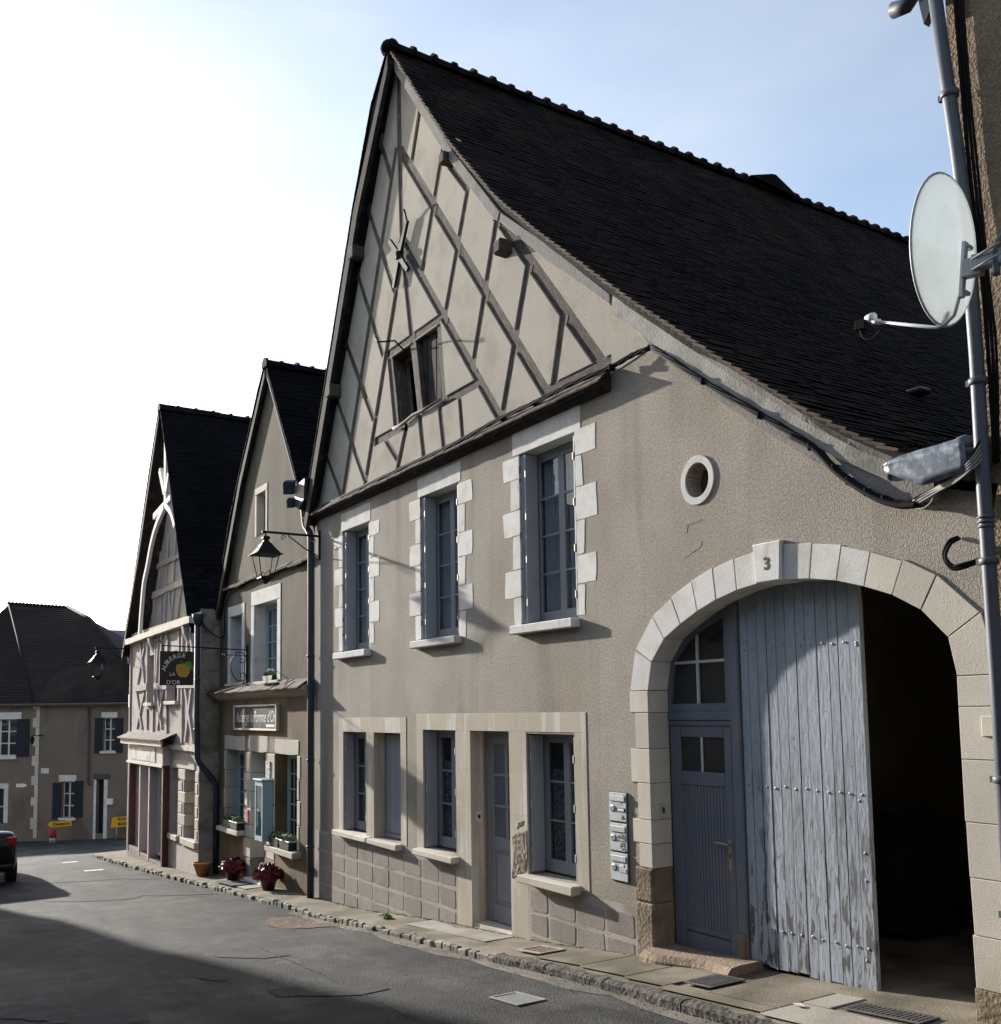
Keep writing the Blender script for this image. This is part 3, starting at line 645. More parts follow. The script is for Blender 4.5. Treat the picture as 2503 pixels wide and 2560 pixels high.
def infill(house, outline, beams, holes, y0, y1, m, minarea=.012, bev=.007, name='infill_panel'):
    """panels left between the timbers of an outline: each its own object, its face proud of the wood"""
    vs = []; ed = []
    def add(poly):
        k = len(vs); vs.extend(Vector((p[0], p[1])) for p in poly)
        ed.extend((k+i, k+(i+1) % len(poly)) for i in range(len(poly)))
    bq = [quad_of(*b) for b in beams]
    add(outline)
    for q in bq+holes: add(q)
    v2, e2, f2, *_ = geometry.delaunay_2d_cdt(vs, ed, [], 0, 1e-4)
    tri = []
    for f in f2:
        c = (v2[f[0]]+v2[f[1]]+v2[f[2]])/3
        if inpoly(c, outline) and not any(inpoly(c, q) for q in bq+holes): tri.append(f)
    em = {}
    for i, f in enumerate(tri):
        for k in range(3): em.setdefault(frozenset((f[k], f[(k+1) % 3])), []).append(i)
    par = list(range(len(tri)))
    def find(a):
        while par[a] != a: par[a] = par[par[a]]; a = par[a]
        return a
    for l in em.values():
        if len(l) == 2: par[find(l[0])] = find(l[1])
    grp = {}
    for i in range(len(tri)): grp.setdefault(find(i), []).append(tri[i])
    for gt in grp.values():
        area = sum(abs((v2[f[1]]-v2[f[0]]).cross(v2[f[2]]-v2[f[0]]))/2 for f in gt)
        if area < minarea: continue
        bm = bmesh.new(); mp_ = {}
        for f in gt:
            for i in f:
                if i not in mp_: mp_[i] = bm.verts.new((v2[i].x, y0, v2[i].y))
        for f in gt: bm.faces.new([mp_[i] for i in f])
        bmesh.ops.recalc_face_normals(bm, faces=bm.faces)
        bnd = [e for e in bm.edges if len(e.link_faces) == 1]
        r = bmesh.ops.extrude_edge_only(bm, edges=bnd)
        for v in [x_ for x_ in r['geom'] if isinstance(x_, bmesh.types.BMVert)]: v.co.y = y1
        if bev: bmesh.ops.bevel(bm, geom=[e for e in bnd if e.is_valid], offset=bev, segments=2, affect='EDGES')
        frombm(name, bm, m, house)
infill(H, gable, [(a, b, w) for a, b, w in T], [[Vector(p) for p in WIN]], -.009, .06, 'infill')
# attic opening: left half with a pale shutter standing ajar, right half boarded
boards = box('attic_boarding', -11.52, -10.87, .09, .12, 6.14, 7.15, 'soffit', H)
for k in range(5): box('board', -11.50+k*.126, -11.50+k*.126+.118, .068+.004*(k % 2), .09, 6.14, 7.15, 'soffit', boards, bev=.004)
box('attic_shutter', -11.93, -11.60, .24, .265, 6.0, 7.1, 'blue', H, bev=.004)
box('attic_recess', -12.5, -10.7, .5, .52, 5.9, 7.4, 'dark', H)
tube('attic_sill_lead', [(-12.2, -.035, 6.10), (-11.9, -.045, 6.085), (-11.6, -.04, 6.13), (-11.3, -.045, 6.115), (-10.83, -.04, 6.14)], .022, 'mortar', H)
tube('iron_hook', [(-11.9, -.02, 7.13), (-11.7, -.25, 7.15), (-11.85, -.42, 7.15), (-11.92, -.43, 7.22)], .012, 'iron', H)
# iron wall anchor: four flat arms round a boss
an = lathe('wall_anchor', [(.05, -.05), (.06, 0), (.05, .05)], (-11.92, -.07, 8.47), 'iron', H, 10)
for dx, dz in ((-.30, .34), (.26, -.31), (.25, .40), (-.17, -.40)):
    a = Vector((-11.92, 0, 8.47)); b = a+Vector((dx, 0, dz)); beam('anchor_arm', (a.x, a.z), (b.x, b.z), .085, -.085, -.045, 'iron', an, .004, .7)
tube('anchor_hook', [(-11.68, -.06, 8.84), (-11.66, -.1, 8.95), (-11.64, -.13, 9.0)], .014, 'iron', an)
for x, z, s in ((-9.24, 7.47, .16), (-10.52, 9.17, .15), (-12.06, 11.33, .12)): box('purlin_end', x-s/2, x+s/2, -.17, .02, z-s/2, z+s/2, 'timber', H, bev=.02, jit=.01)
for x, z in ((-13.30, 9.05), (-14.18, 7.18)): box('purlin_end', x-.10, x+.10, -.20, .02, z-.10, z+.10, 'timber', H, bev=.02, jit=.01)
# ledge of boards and tiles at the foot of the gable
LED = [(-15.32, 5.36), (-12.0, 5.365), (-10.0, 5.385), (-7.42, 5.37)]
prism('ledge_soffit', [(0.0, 5.50), (-.10, 5.44), (-.155, 5.345), (-.14, 5.325), (-.10, 5.335), (-.05, 5.30), (0.0, 5.285)], -15.32, -7.44, 'soffit', H, axis='X')
x = -15.33
while x < -7.43:
    ln = min(random.uniform(.16, .24), -7.42-x); z = random.uniform(-.006, .006)
    prism('ledge_tile', [(.02, 5.548+z), (-.178, 5.362+z), (-.172, 5.345+z), (.02, 5.525+z)], x+.003, x+ln-.003, 'tilebare', H, axis='X'); x += ln
# upper windows
QL = [[(4.90, 4.72, -14.37), (4.72, 4.40, -14.19), (4.40, 4.13, -14.36), (4.13, 3.79, -14.19), (3.79, 3.49, -14.34), (3.49, 3.12, -14.19)],
      [(4.99, 4.72, -11.79), (4.72, 4.39, -11.63), (4.39, 4.10, -11.79), (4.10, 3.75, -11.63), (3.75, 3.44, -11.80), (3.44, 3.12, -11.64)],
      [(5.02, 4.76, -9.44), (4.76, 4.41, -9.26), (4.41, 4.12, -9.44), (4.12, 3.74, -9.26), (3.74, 3.43, -9.43), (3.43, 3.12, -9.25)]]
QR = [[(4.93, 4.72, -12.74), (4.72, 4.41, -12.91), (4.41, 4.11, -12.74), (4.11, 3.77, -12.92), (3.77, 3.47, -12.74), (3.47, 3.17, -12.92)],
      [(4.98, 4.71, -10.14), (4.71, 4.36, -10.32), (4.36, 4.06, -10.14), (4.06, 3.71, -10.32), (3.71, 3.40, -10.14), (3.40, 3.07, -10.32)],
      [(5.05, 4.77, -7.72), (4.77, 4.45, -7.93), (4.45, 4.10, -7.71), (4.10, 3.75, -7.92), (3.75, 3.45, -7.73), (3.45, 3.13, -7.95)]]
LT = [(-14.10, -13.03, 5.23), (-11.55, -10.41, 5.25), (-9.23, -7.95, 5.31)]
SL = [(-14.20, -13.04, 3.09), (-11.62, -10.43, 3.10), (-9.20, -8.04, 3.11)]
for i, (x0, x1, z0, z1) in enumerate(W_UP):
    prism('lintel', rect(LT[i][0], LT[i][1], z1, LT[i][2]), -.005, .20, 'stone', H, bev=.004)
    for za, zb, xo in QL[i]: prism('quoin_stone', chipped([(xo+random.uniform(-.02, .02), zb+.006), (x0-.004, zb+.006), (x0-.004, za-.006), (xo+random.uniform(-.02, .02), za-.006)], .005), -.004, .19, 'stone', H, bev=.003)
    for za, zb, xo in QR[i]: prism('quoin_stone', chipped([(x1+.004, zb+.006), (xo+random.uniform(-.02, .02), zb+.006), (xo+random.uniform(-.02, .02), za-.006), (x1+.004, za-.006)], .005), -.004, .19, 'stone', H, bev=.003)
    sill(H, SL[i][0], SL[i][1], SL[i][2], .105, .095)
    window(H, x0+.02, x1-.02, z0+.005, z1-.005, .185, 4)
    shutters(H, x0, x1, z0, z1, .18, wl=.095)
# ground-floor windows with their flat cream surrounds
def surround(x0, x1, z0, z1, holes):
    return slab('window_surround', [rect(x0, x1, z0, z1)]+[rect(*h) for h in holes], -.012, .06, 'surround', H)
def band(x0, x1, z0, z1): return prism('surround_stone', rect(x0+.0008, x1-.0008, z0+.0008, z1-.0008), -.006, .17, 'surround', H, bev=.0015)
band(-14.19, -11.93, 1.905, 2.115)
for a, b in ((-14.19, -14.02), (-13.20, -12.94), (-12.10, -11.93)): band(a, b, .43, 1.905)
for a, b in ((-11.63, -10.42), (-10.42, -9.23), (-9.23, -7.97)): band(a, b, 1.955, 2.16)
for a, b, c in ((-11.63, -11.45, .40), (-8.17, -7.97, .40)): band(a, b, c, 1.955)
for a, b in ((-10.60, -10.25), (-9.40, -9.05)):
    for za, zb in ((1.52, 1.955), (1.05, 1.52), (.40, 1.05), (-.52, .40)): band(a, b, max(za, g((a+b)/2)-.1), zb)
zprev = .46
prism('bare_patch', [(-9.37, .36), (-9.10, .47), (-9.065, .62), (-9.08, .90), (-9.14, .87), (-9.25, .86), (-9.355, .80), (-9.33, .6)], -.012, .0, 'raw', H)
prism('bare_patch', [(-9.26, .90), (-9.22, .97), (-9.12, 1.0), (-9.15, .95), (-9.22, .93)], -.011, .0, 'raw', H)
window(H, *W_GR[0][:2], W_GR[0][2]+.02, W_GR[0][3], .17, 3, curt='lace', cz=1.45); shutters(H, *W_GR[0], .155, wl=.05, wr=.05, hinges=3, hm='steel')
window(H, *W_GR[2][:2], W_GR[2][2]+.02, W_GR[2][3], .19, 3, curt='lace', cz=1.55); shutters(H, *W_GR[2], .175, wl=.05, wr=.05, hinges=3, hm='steel')
window(H, *W_GR[3][:2], W_GR[3][2]+.02, W_GR[3][3], .20, 3, curt='lace', cz=1.55); shutters(H, *W_GR[3], .185, wl=.05, wr=.05, hinges=3, hm='steel')
x0, x1, z0, z1 = W_GR[1]
cs = box('shutter_or_window_fill', x0, x1, .19, .21, z0, z1, 'blue', H)
for k in range(5):
    w = (x1-x0-.04)/5; box('board', x0+.02+k*w+.003, x0+.02+(k+1)*w-.003, .165, .19, z0+.07, z1-.03, 'blue', cs, bev=.004)
box('shutter_rail', x0+.01, x1-.01, .155, .20, z0+.005, z0+.06, 'blue', cs, bev=.004)
for x0, x1, z, p, h in ((-14.22, -13.02, .445, .11, .07), (-12.98, -12.06, .44, .11, .075), (-11.55, -10.52, .462, .13, .085), (-9.10, -8.10, .445, .13, .085)):
    sill(H, x0, x1, z, p, h, 'limestone', jit=.008)
# house door
x0, x1, z0, z1 = DOOR; zf_ = -.27
door = box('door', x0+.01, x1-.01, .235, .265, zf_, z1, 'frame', H)
bm = bmesh.new()
for a in (x0+.005, x1-.055): bm_box(bm, a, a+.05, .205, .24, zf_, z1-.005)
bm_box(bm, x0+.055, x1-.055, .206, .24, z1-.06, z1-.006); frombm('door_frame', bm, 'frame', door)
gx0, gx1, gz0, gz1 = x0+.15, x1-.13, .72, 1.80
bm = bmesh.new()
for a, b, c, d in ((x0+.06, gx0, zf_+.02, z1-.065), (gx1, x1-.06, zf_+.02, z1-.065)): bm_box(bm, a, b, .216, .236, c, d)
for c, d in ((gz1, z1-.066), (gz0-.14, gz0), (zf_+.03, zf_+.22)): bm_box(bm, gx0, gx1, .217, .236, c, d)
frombm('door_stile', bm, 'frame', door)
pw = (gx1-gx0)/2; ph = (gz1-gz0)/3
for c in range(2):
    for r in range(3): box('pane', gx0+c*pw+.006, gx0+(c+1)*pw-.006, .228, .2345, gz0+r*ph+.006, gz0+(r+1)*ph-.006, 'glass', door)
box('glazing_bar', gx0+pw-.018, gx0+pw+.018, .214, .227, gz0, gz1, 'frame', door)
for r in (1, 2): box('glazing_bar', gx0, gx1, .2145, .2268, gz0+r*ph-.015, gz0+r*ph+.015, 'frame', door)
box('door_panel', gx0+.05, gx1-.05, .222, .236, zf_+.27, gz0-.19, 'frame', door, bev=.008)
tube('door_handle', [(x1-.12, .22, .62), (x1-.12, .17, .62), (x1-.22, .165, .62)], .010, 'brass', door)
box('door_step', x0-.02, x1+.02, .02, .30, -.45, zf_+.005, 'limestone', H)
box('doorbell_plate', x0+.0, x0+.008, .06, .14, .89, 1.01, 'signframe', H, bev=.003); box('doorbell_button', x0+.008, x0+.016, .085, .115, .925, .97, 'black', H)
# plinth of mock stones
prism('plinth', [(-15.15, -1.1), (-10.601, -1.1), (-10.601, .36), (-11.63, .395), (-11.93, .33), (-14.2, .36), (-15.15, .36)], -.006, .0, 'joint', H)
prism('plinth', [(-9.049, -1.), (-7.255, -1.), (-7.255, .37), (-7.99, .36), (-9.049, .34)], -.006, .0, 'joint', H)
def plinth_row(cols, rows):
    for i in range(len(cols)-1):
        for j in range(len(rows)-1):
            a, b = cols[i]+.022, cols[i+1]-.022; zt, zb = rows[j]-.02, rows[j+1]+.02
            gm = g((a+b)/2)-.06
            if zt-gm < .06: continue
            zb = max(zb, gm); c = .022; j_ = lambda: random.uniform(-.008, .008)
            po = [(a+c, zb+j_()), (b-c, zb+j_()), (b+j_(), zb+c*.8), (b+j_(), zt-c*.8), (b-c, zt+j_()), (a+c, zt+j_()), (a+j_(), zt-c*.8), (a+j_(), zb+c*.8)]
            prism('plinth_block', po, -.010+random.uniform(-.0015, .0015), -.003, 'plinth', H, bev=.002)
plinth_row([-14.95, -14.45, -13.96, -13.48, -12.97, -12.46, -12.0, -11.51, -11.04, -10.62], [.335, .07, -.19, -.43, -.70])
plinth_row([-9.03, -8.68, -8.20, -7.73, -7.28], [.31, .06, -.17, -.4])
# oculus
bm = bmesh.new(); n = 56; rings = []
for rr, y in ((OR_, .30), (OR_, -.012), (OR_+.003, -.014), (OR_+.058, -.014), (OR_+.062, -.010), (OR_+.062, .02)):
    rings.append([bm.verts.new((OC[0]+rr*math.cos(2*math.pi*k/n), y, OC[1]+rr*1.05*math.sin(2*math.pi*k/n))) for k in range(n)])
for i in range(5):
    for k in range(n): bm.faces.new((rings[i][k], rings[i][(k+1) % n], rings[i+1][(k+1) % n], rings[i+1][k]))
oc = frombm('round_window', bm, 'stone', H, smooth=False)
prism('interior_disc', [(OC[0]+OR_*.99*math.cos(a), OC[1]+OR_*1.04*math.sin(a)) for a in np.linspace(0, 2*math.pi, 20, endpoint=False)], .17, .19, 'ocbrown', oc)  # brown disc put in for the dark interior seen through the opening
prism('flush_panel', [(-6.48, 3.5), (-6.27, 3.57), (-6.25, 3.62), (-6.47, 3.60)], -.0022, .0, 'plaster', H); prism('flush_panel', [(-6.47, 3.72), (-6.44, 3.72), (-6.42, 3.79), (-6.25, 3.80), (-6.25, 3.815), (-6.47, 3.815)], -.0022, .0, 'plaster', H)
# arch stones
for i in range(15):
    if i == 7: continue
    a0, a1, b0, b1 = AR_I[i], AR_I[i+1], AR_O[i], AR_O[i+1]
    t = .004; sh = lambda p, q: mixp(p, q, t/max(.05, math.dist(p, q)))
    po = [sh(a0, a1), sh(a1, a0), sh(b1, b0), sh(b0, b1)]
    j = random.uniform(-.012, .012); po[2] = mixp(po[2], a1, j/.27); po[3] = mixp(po[3], a0, j/.27)
    prism('voussoir', po, -.012+random.uniform(-.002, .002), .225, 'stone' if i < 11 else 'limestone', H, bev=.003)
ks = prism('keystone', [(-5.615, 3.175), (-5.365, 3.175), (-5.345, 3.49), (-5.64, 3.49)], -.045, .225, 'stone', H, bev=.008)
text('house_number', '3', .14, 'ocbrown', ks, (-5.49, -.0475, 3.315), (1, 0, 0), (0, 0, 1), extrude=.0012, bold=.003)
zb = [2.35, 2.15, 1.82, 1.51, 1.18, .965, .75, .44, -.30]; xo = [-7.27, -7.20, -7.275, -7.19, -7.27, -7.19, -7.245, -7.24]
for i in range(8):
    prism('jamb_stone', [(xo[i], zb[i+1]+.0025), (-7.01, zb[i+1]+.0025), (-7.01, zb[i]-.0025), (xo[i], zb[i]-.0025)], -.016 if i < 6 else -.03, .225, 'limestone' if i < 6 else 'brownstone', H, bev=.004 if i < 6 else .016)
zb = [2.37, 2.17, 1.83, 1.43, 1.08, .72, .39, -.2]; xo = [-3.64, -3.60, -3.52, -3.58, -3.50, -3.57, -3.50]
for i in range(7):
    d = (.0, .0, .0, .01, .02, .012, .0)[i]
    prism('jamb_stone', [(-3.92+d, zb[i+1]+.002), (xo[i], zb[i+1]+.002), (xo[i], zb[i]-.002), (-3.92+d*.6, zb[i]-.002)], -.018-.001*(i % 2), .225, 'limestone' if i < 6 else 'brownstone', H, bev=.004)
box('bell_plate', -3.76, -3.67, -.034, -.018, 1.98, 2.11, 'signframe', H, bev=.004)
# ---- gate: fixed frame with wicket door and fanlight, then the big plank leaf
YG = .235
fixed = box('gate_post', -6.20, -6.10, YG-.03, YG+.07, .08, 3.07, 'bluedoor', H, bev=.006)
box('transom', -7.02, -6.20, YG-.02, YG+.06, 2.075, 2.15, 'bluedoor', H, bev=.006); box('door_head', -7.02, -6.20, YG-.012, YG+.06, 2.024, 2.072, 'bluedoor', H, bev=.006)
wd = box('wicket_door', -7.00, -6.22, YG+.012, YG+.045, .07, 2.02, 'bluedoor', H)
for a, b, c, d in ((-7.0, -6.86, .07, 2.02), (-6.31, -6.22, .07, 2.02)): box('stile', a, b, YG-.008, YG+.0115, c, d, 'bluedoor', wd, bev=.005)
for c, d in ((1.925, 2.02), (1.50, 1.62), (.07, .20), (.215, .265)): box('rail', -6.858, -6.312, YG-.006, YG+.011, c, d, 'bluedoor', wd, bev=.005)
for k in range(14):
    w = .546/14; box('board', -6.858+k*w+.002, -6.858+(k+1)*w-.002, YG+.0, YG+.011, .267, 1.498, 'bluedoor', wd, bev=.003)
for a, b in ((-6.85, -6.60), (-6.575, -6.315)): box('pane', a, b, YG+.002, YG+.006, 1.625, 1.922, 'glass', wd)
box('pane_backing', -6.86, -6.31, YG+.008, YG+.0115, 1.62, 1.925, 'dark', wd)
box('glazing_bar', -6.60, -6.575, YG-.005, YG+.0015, 1.62, 1.925, 'whiteframe', wd)
tube('door_handle', [(-6.275, YG-.01, 1.02), (-6.275, YG-.05, 1.02), (-6.30, YG-.055, 1.025), (-6.42, YG-.055, 1.03)], .009, 'brass', wd)
box('lock_plate', -6.295, -6.255, YG-.013, YG-.009, .80, 1.06, 'brass', wd, bev=.002)
box('keyhole', -6.282, -6.268, YG-.0145, YG-.0132, .90, .94, 'black', wd)
fan = [(-7.0, 2.15)]+[p for p in AR_I[:5]]+[(-6.205, 3.06), (-6.205, 2.15)]
fi = [(-6.965, 2.225), (-6.945, 2.45), (-6.90, 2.60), (-6.74, 2.765), (-6.53, 2.875), (-6.265, 2.97), (-6.265, 2.225)]
fl = slab('fanlight', [[(-7.0, 2.152)]+[(a, b-.0) for a, b in AR_I[:5]]+[(-6.205, 3.05), (-6.205, 2.152)], fi], YG-.012, YG+.04, 'bluedoor', H)
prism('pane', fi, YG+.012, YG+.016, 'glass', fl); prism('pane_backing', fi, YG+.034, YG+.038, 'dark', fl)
box('glazing_bar', -6.62, -6.595, YG-.010, YG+.010, 2.225, 2.86, 'whiteframe', fl); box('glazing_bar', -6.955, -6.265, YG-.009, YG+.009, 2.585, 2.61, 'whiteframe', fl)
leaf = box('gate_leaf', -6.06, -4.86, YG+.03, YG+.05, .12, 3.0, 'gate', H)
nP = 12; pe = [-6.085+i*(1.235/nP)+random.uniform(-.012, .012) for i in range(nP+1)]; pe[0] = -6.085; pe[-1] = -4.85
def archz(x):
    for a, b in zip(AR_I[:-1], AR_I[1:]):
        if a[0] <= x <= b[0]: return a[1]+(b[1]-a[1])*(x-a[0])/(b[0]-a[0])
    return 3.18
for i in range(nP):
    a, b = pe[i]+.0015, pe[i+1]-.0015; zb_ = .095+random.uniform(-.012, .012); cx = (a+b)/2
    po = [(a, zb_), (b, zb_+random.uniform(-.01, .01)), (b-random.uniform(0, .006), 1.1), (b, archz(b)+.03), (a, archz(a)+.03), (a+random.uniform(0, .006), 1.2)]
    prism('plank', po, YG-.006+random.uniform(-.003, .003), YG+.029, 'gate', leaf, bev=.003)
bm = bmesh.new(); bmesh.ops.create_icosphere(bm, subdivisions=1, radius=.013, matrix=Matrix.Diagonal((1, .3, 1, 1)))
nail = bpy.data.meshes.new('nail_head'); bm.to_mesh(nail); bm.free(); nail.materials.append(MT['palecover'])
for z in (2.67, 1.535, .40):
    for i in range(nP):
        link('nail_head', nail, None, leaf, ((pe[i]+pe[i+1])/2+random.uniform(-.01, .01), YG-.009, z+random.uniform(-.012, .012)))
for x, z in ((-4.93, 1.48), (-4.90, 1.1), (-4.90, .9), (-4.93, .32), (-4.89, 2.64)): link('nail_head', nail, None, leaf, (x, YG-.009, z))
box('corner_patch', -6.19, -6.115, YG-.045, YG-.031, .09, .30, 'brownstone', H)
# passage behind the gate
box('passage_wall', -7.35, -7.12, .33, 6.5, -.6, 3.5, 'ivy', H); box('passage_wall', -3.83, -3.72, .33, 6.5, -.6, 3.5, 'ivy', H)
box('passage_end', -7.12, -3.83, 6.3, 6.5, -.6, 3.5, 'ivy', H); box('passage_ceiling', -7.35, -3.72, .33, 6.5, 3.5, 3.6, 'ivy', H)
# worn step before the wicket door
bm = bmesh.new(); st = []
for i, x in enumerate(np.linspace(-7.04, -5.96, 10)):
    e = .04*math.sin(i*1.3); zt = .065+.006*i-.012*math.sin(i*.35); o_ = .16+.05*math.sin(i*.7+.5)
    row = [bm.verts.new(p) for p in ((x, -o_, g(x)-.05), (x, -o_+.01, zt-.06), (x, -o_+.06, zt-.01), (x, -.02, zt), (x, .30, zt), (x, .30, g(x)-.05))]
    if st:
        for k in range(6): bm.faces.new((st[k], row[k], row[(k+1) % 6], st[(k+1) % 6]))
    else: bm.faces.new(row)
    st = row
bm.faces.new(st[::-1]); frombm('worn_step', bm, 'brownstone', H)
box('step_bell_plate', -7.009, -6.996, .085, .15, 1.19, 1.33, 'limestone', H, bev=.004); box('step_bell', -6.996, -6.988, .105, .13, 1.235, 1.29, 'cast', H)
# right verge: cement moulding under the tiles
MU = [(-7.30, 6.06), (-7.02, 5.98), (-6.48, 5.52), (-5.81, 4.99), (-5.08, 4.43), (-4.62, 4.11), (-4.24, 3.86)]
ML = [(-7.28, 6.02), (-7.16, 5.86), (-6.62, 5.41), (-6.10, 4.95), (-5.55, 4.50), (-4.95, 4.07), (-4.58, 3.84), (-4.30, 3.66), (-4.05, 3.56)]
prism('verge_mortar', [(-7.27, 6.20), (-7.02, 6.02), (-6.48, 5.57), (-5.81, 5.03), (-5.10, 4.47), (-4.62, 4.12), (-4.24, 3.90), (-4.30, 3.74), (-4.70, 3.98), (-5.2, 4.34), (-5.9, 4.86), (-6.55, 5.38), (-7.08, 5.84), (-7.30, 5.98)], -.10, .0, 'mortar', H, bev=.012)
prism('cement_moulding', [(-6.9, 5.78), (-6.48, 5.44), (-5.81, 4.90), (-5.08, 4.34), (-4.62, 4.01), (-4.22, 3.74), (-3.95, 3.70), (-3.95, 3.55), (-4.28, 3.56), (-4.60, 3.78), (-5.0, 4.06), (-5.55, 4.47), (-6.12, 4.92), (-6.7, 5.43), (-6.95, 5.70)], -.075, .0, 'mould', H, bev=.02)
prism('upper_verge_board', [(-12.0, 11.42), (-11.86, 11.30), (-10.40, 9.24), (-9.28, 7.92), (-9.34, 7.84), (-9.44, 7.90), (-10.50, 9.18), (-12.0, 11.2)], -.09, -.02, 'mould', H, bev=.01)
prism('verge_fillet', [(-9.25, 7.90), (-8.4, 7.18), (-7.3, 6.2), (-7.3, 6.08), (-8.45, 7.05), (-9.28, 7.80)], -.10, -.02, 'mould', H, bev=.01)
# roof
PR = [(-12.0, 11.50), (-10.40, 9.36), (-9.22, 8.02), (-8.40, 7.27), (-7.02, 6.06), (-5.70, 4.98), (-4.95, 4.40), (-4.5, 4.09), (-4.1, 3.86), (-3.75, 3.72)]
PL = [(-12.0, 11.50), (-13.05, 9.93), (-13.90, 7.95), (-14.9, 5.90), (-15.25, 5.25)]
PL = [(-12.0, 11.50), (-12.55, 10.95), (-13.2, 9.72), (-14.0, 7.95), (-15.0, 5.80), (-15.2, 5.35)]
DEP = 14.
deck(H, PR, -.10, DEP, .10); deck(H, PL, -.16, DEP, .12, 'soffit')
tiled_slope(H, PR, -.15, DEP, 'tile', seed=3)
tiled_slope(H, PL, -.20, 1.5, 'tile', seed=4, split=0)
bm = bmesh.new()                                     # verge ends of the tiles, a ragged bare edge
prism('left_bargeboard', [(-12.0, 11.46), (-13.2, 9.66), (-14.0, 7.88), (-15.0, 5.73), (-15.2, 5.28), (-15.12, 5.12), (-14.88, 5.58), (-13.86, 7.8), (-13.05, 9.55), (-12.0, 11.2)], -.19, -.13, 'soffit', H, bev=.01)
s = 0; pts = [Vector((a, 0, b)) for a, b in PR]
for i in range(len(pts)-1):
    a, b = pts[i], pts[i+1]; n_ = int((b-a).length/.115); d = (b-a).normalized(); nr = Vector((-d.z, 0, d.x)); nr = nr if nr.z > 0 else -nr
    for k in range(n_):
        p = a+(b-a)*(k+.5)/n_
        if p.x > -4.22: continue
        jx = random.uniform(-.012, .012)
        q = [p-d*.09+nr*.004, p+d*.09+nr*.028, p+d*.09+nr*.008, p-d*.09-nr*.02]
        prism('verge_tile', [(v.x, v.z) for v in q], -.172+jx, -.13, 'tilebare', H)
ridge_tiles(H, -12.0, 11.54, -.16, DEP, 'tile')
lathe('ridge_end_cap', [(.13, -.06), (.15, .0), (.12, .07), (.05, .12)], (-12.0, -.14, 11.52), 'tile', H, 12)
# gablet breaking the ridge
gb = prism('ridge_gablet', [(6.8, 11.55), (7.35, 11.73), (7.45, 11.74), (8.1, 11.45)], -12.12, -11.80, 'tile', H, axis='X', bev=.03)
# stray reddish tile on the slope
tb = [Vector((-6.05, 2.9, 5.33))]
box('slipped_tile', -6.15, -5.95, 2.75, 2.95, 5.31, 5.37, 'maroon', H, bev=.02)
# remaining walls
box('side_wall', -15.16, -14.9, .33, DEP, -1.2, 5.1, 'plaster', H); box('side_wall', -3.95, -3.72, 6.5, DEP, -1.2, 3.4, 'plaster', H)
prism('rear_wall', [(-15.1, -1), (-3.8, -1), (-3.8, 3.5), (-9.2, 7.8), (-12, 11.3), (-15.1, 5.2)], DEP-.3, DEP-.05, 'plaster', H)
box('upper_floor', -14.9, -3.95, .33, DEP-.3, 2.35, 2.45, 'dark', H) if False else None

# ================================================================== INN (middle house)
A = thing('inn_house', (-17.8, 0, -.9), 'narrow brown rendered inn with steep gable between the two timbered houses', 'house')
AW1 = (-19.66, -18.94, 2.80, 4.12); AW2 = (-18.20, -16.94, 2.78, 4.21); AT = (-18.10, -17.60, 5.50, 6.30)
AG1 = (-19.88, -18.74, .02, 1.49); AD = (-18.32, -17.53, -.86, 1.49); AG2 = (-17.02, -15.94, -.06, 1.50)
slab('wall', [rect(-20.46, -15.18, -1.6, 2.6), hole(*AG1), hole(*AD), hole(*AG2)], .0, .36, 'aubplaster', A)
slab('upper_wall', [[(-20.46, 2.6), (-15.18, 2.6), (-15.18, 5.1), (-15.75, 5.95), (-16.22, 6.72), (-17.38, 8.50), (-17.50, 8.50), (-18.9, 6.74), (-19.45, 6.0), (-20.0, 4.98), (-20.46, 4.3)], hole(*AW1), hole(*AW2), hole(*AT)], .0, .36, 'greyplaster', A)
# strip of old tiles between the storeys
x = -20.3
while x < -15.3:
    ln = min(random.uniform(.16, .3), -15.28-x); zz = random.uniform(-.02, .02)
    prism('string_course_tile', [(0.01, 4.79+zz), (-.10, 4.72+zz), (-.09, 4.68+zz), (0.01, 4.70+zz)], x, x+ln-.008, 'tilebare', A, axis='X'); x += ln
def simple_surround(house, x0, x1, z0, z1, w, top, m='stone', y=-.012, lintel_w=None):
    prism('lintel', rect(x0-w, x1+w, z1, z1+top), y, .22, m, house, bev=.008)
    for a, b in ((x0-w, x0), (x1, x1+w)): prism('jamb_stone', rect(a, b, z0, z1-.004), y+.001, .22, m, house, bev=.008)
simple_surround(A, *AW1, .17, .21); simple_surround(A, *AW2, .18, .27); simple_surround(A, *AT, .10, .13, 'limestone')
for w in (AW1, AW2):
    window(A, w[0], w[1], w[2], w[3], .215, 4, m='aqua', cols=2 if w is AW2 else 1)
sill(A, AW1[0]-.2, AW1[1]+.2, AW1[2], .06, .06, 'limestone'); sill(A, AW2[0]-.2, AW2[1]+.2, AW2[2], .06, .06, 'limestone')
box('blind_panel', AT[0], AT[1], .14, .17, AT[2], AT[3], 'greyplaster', A)
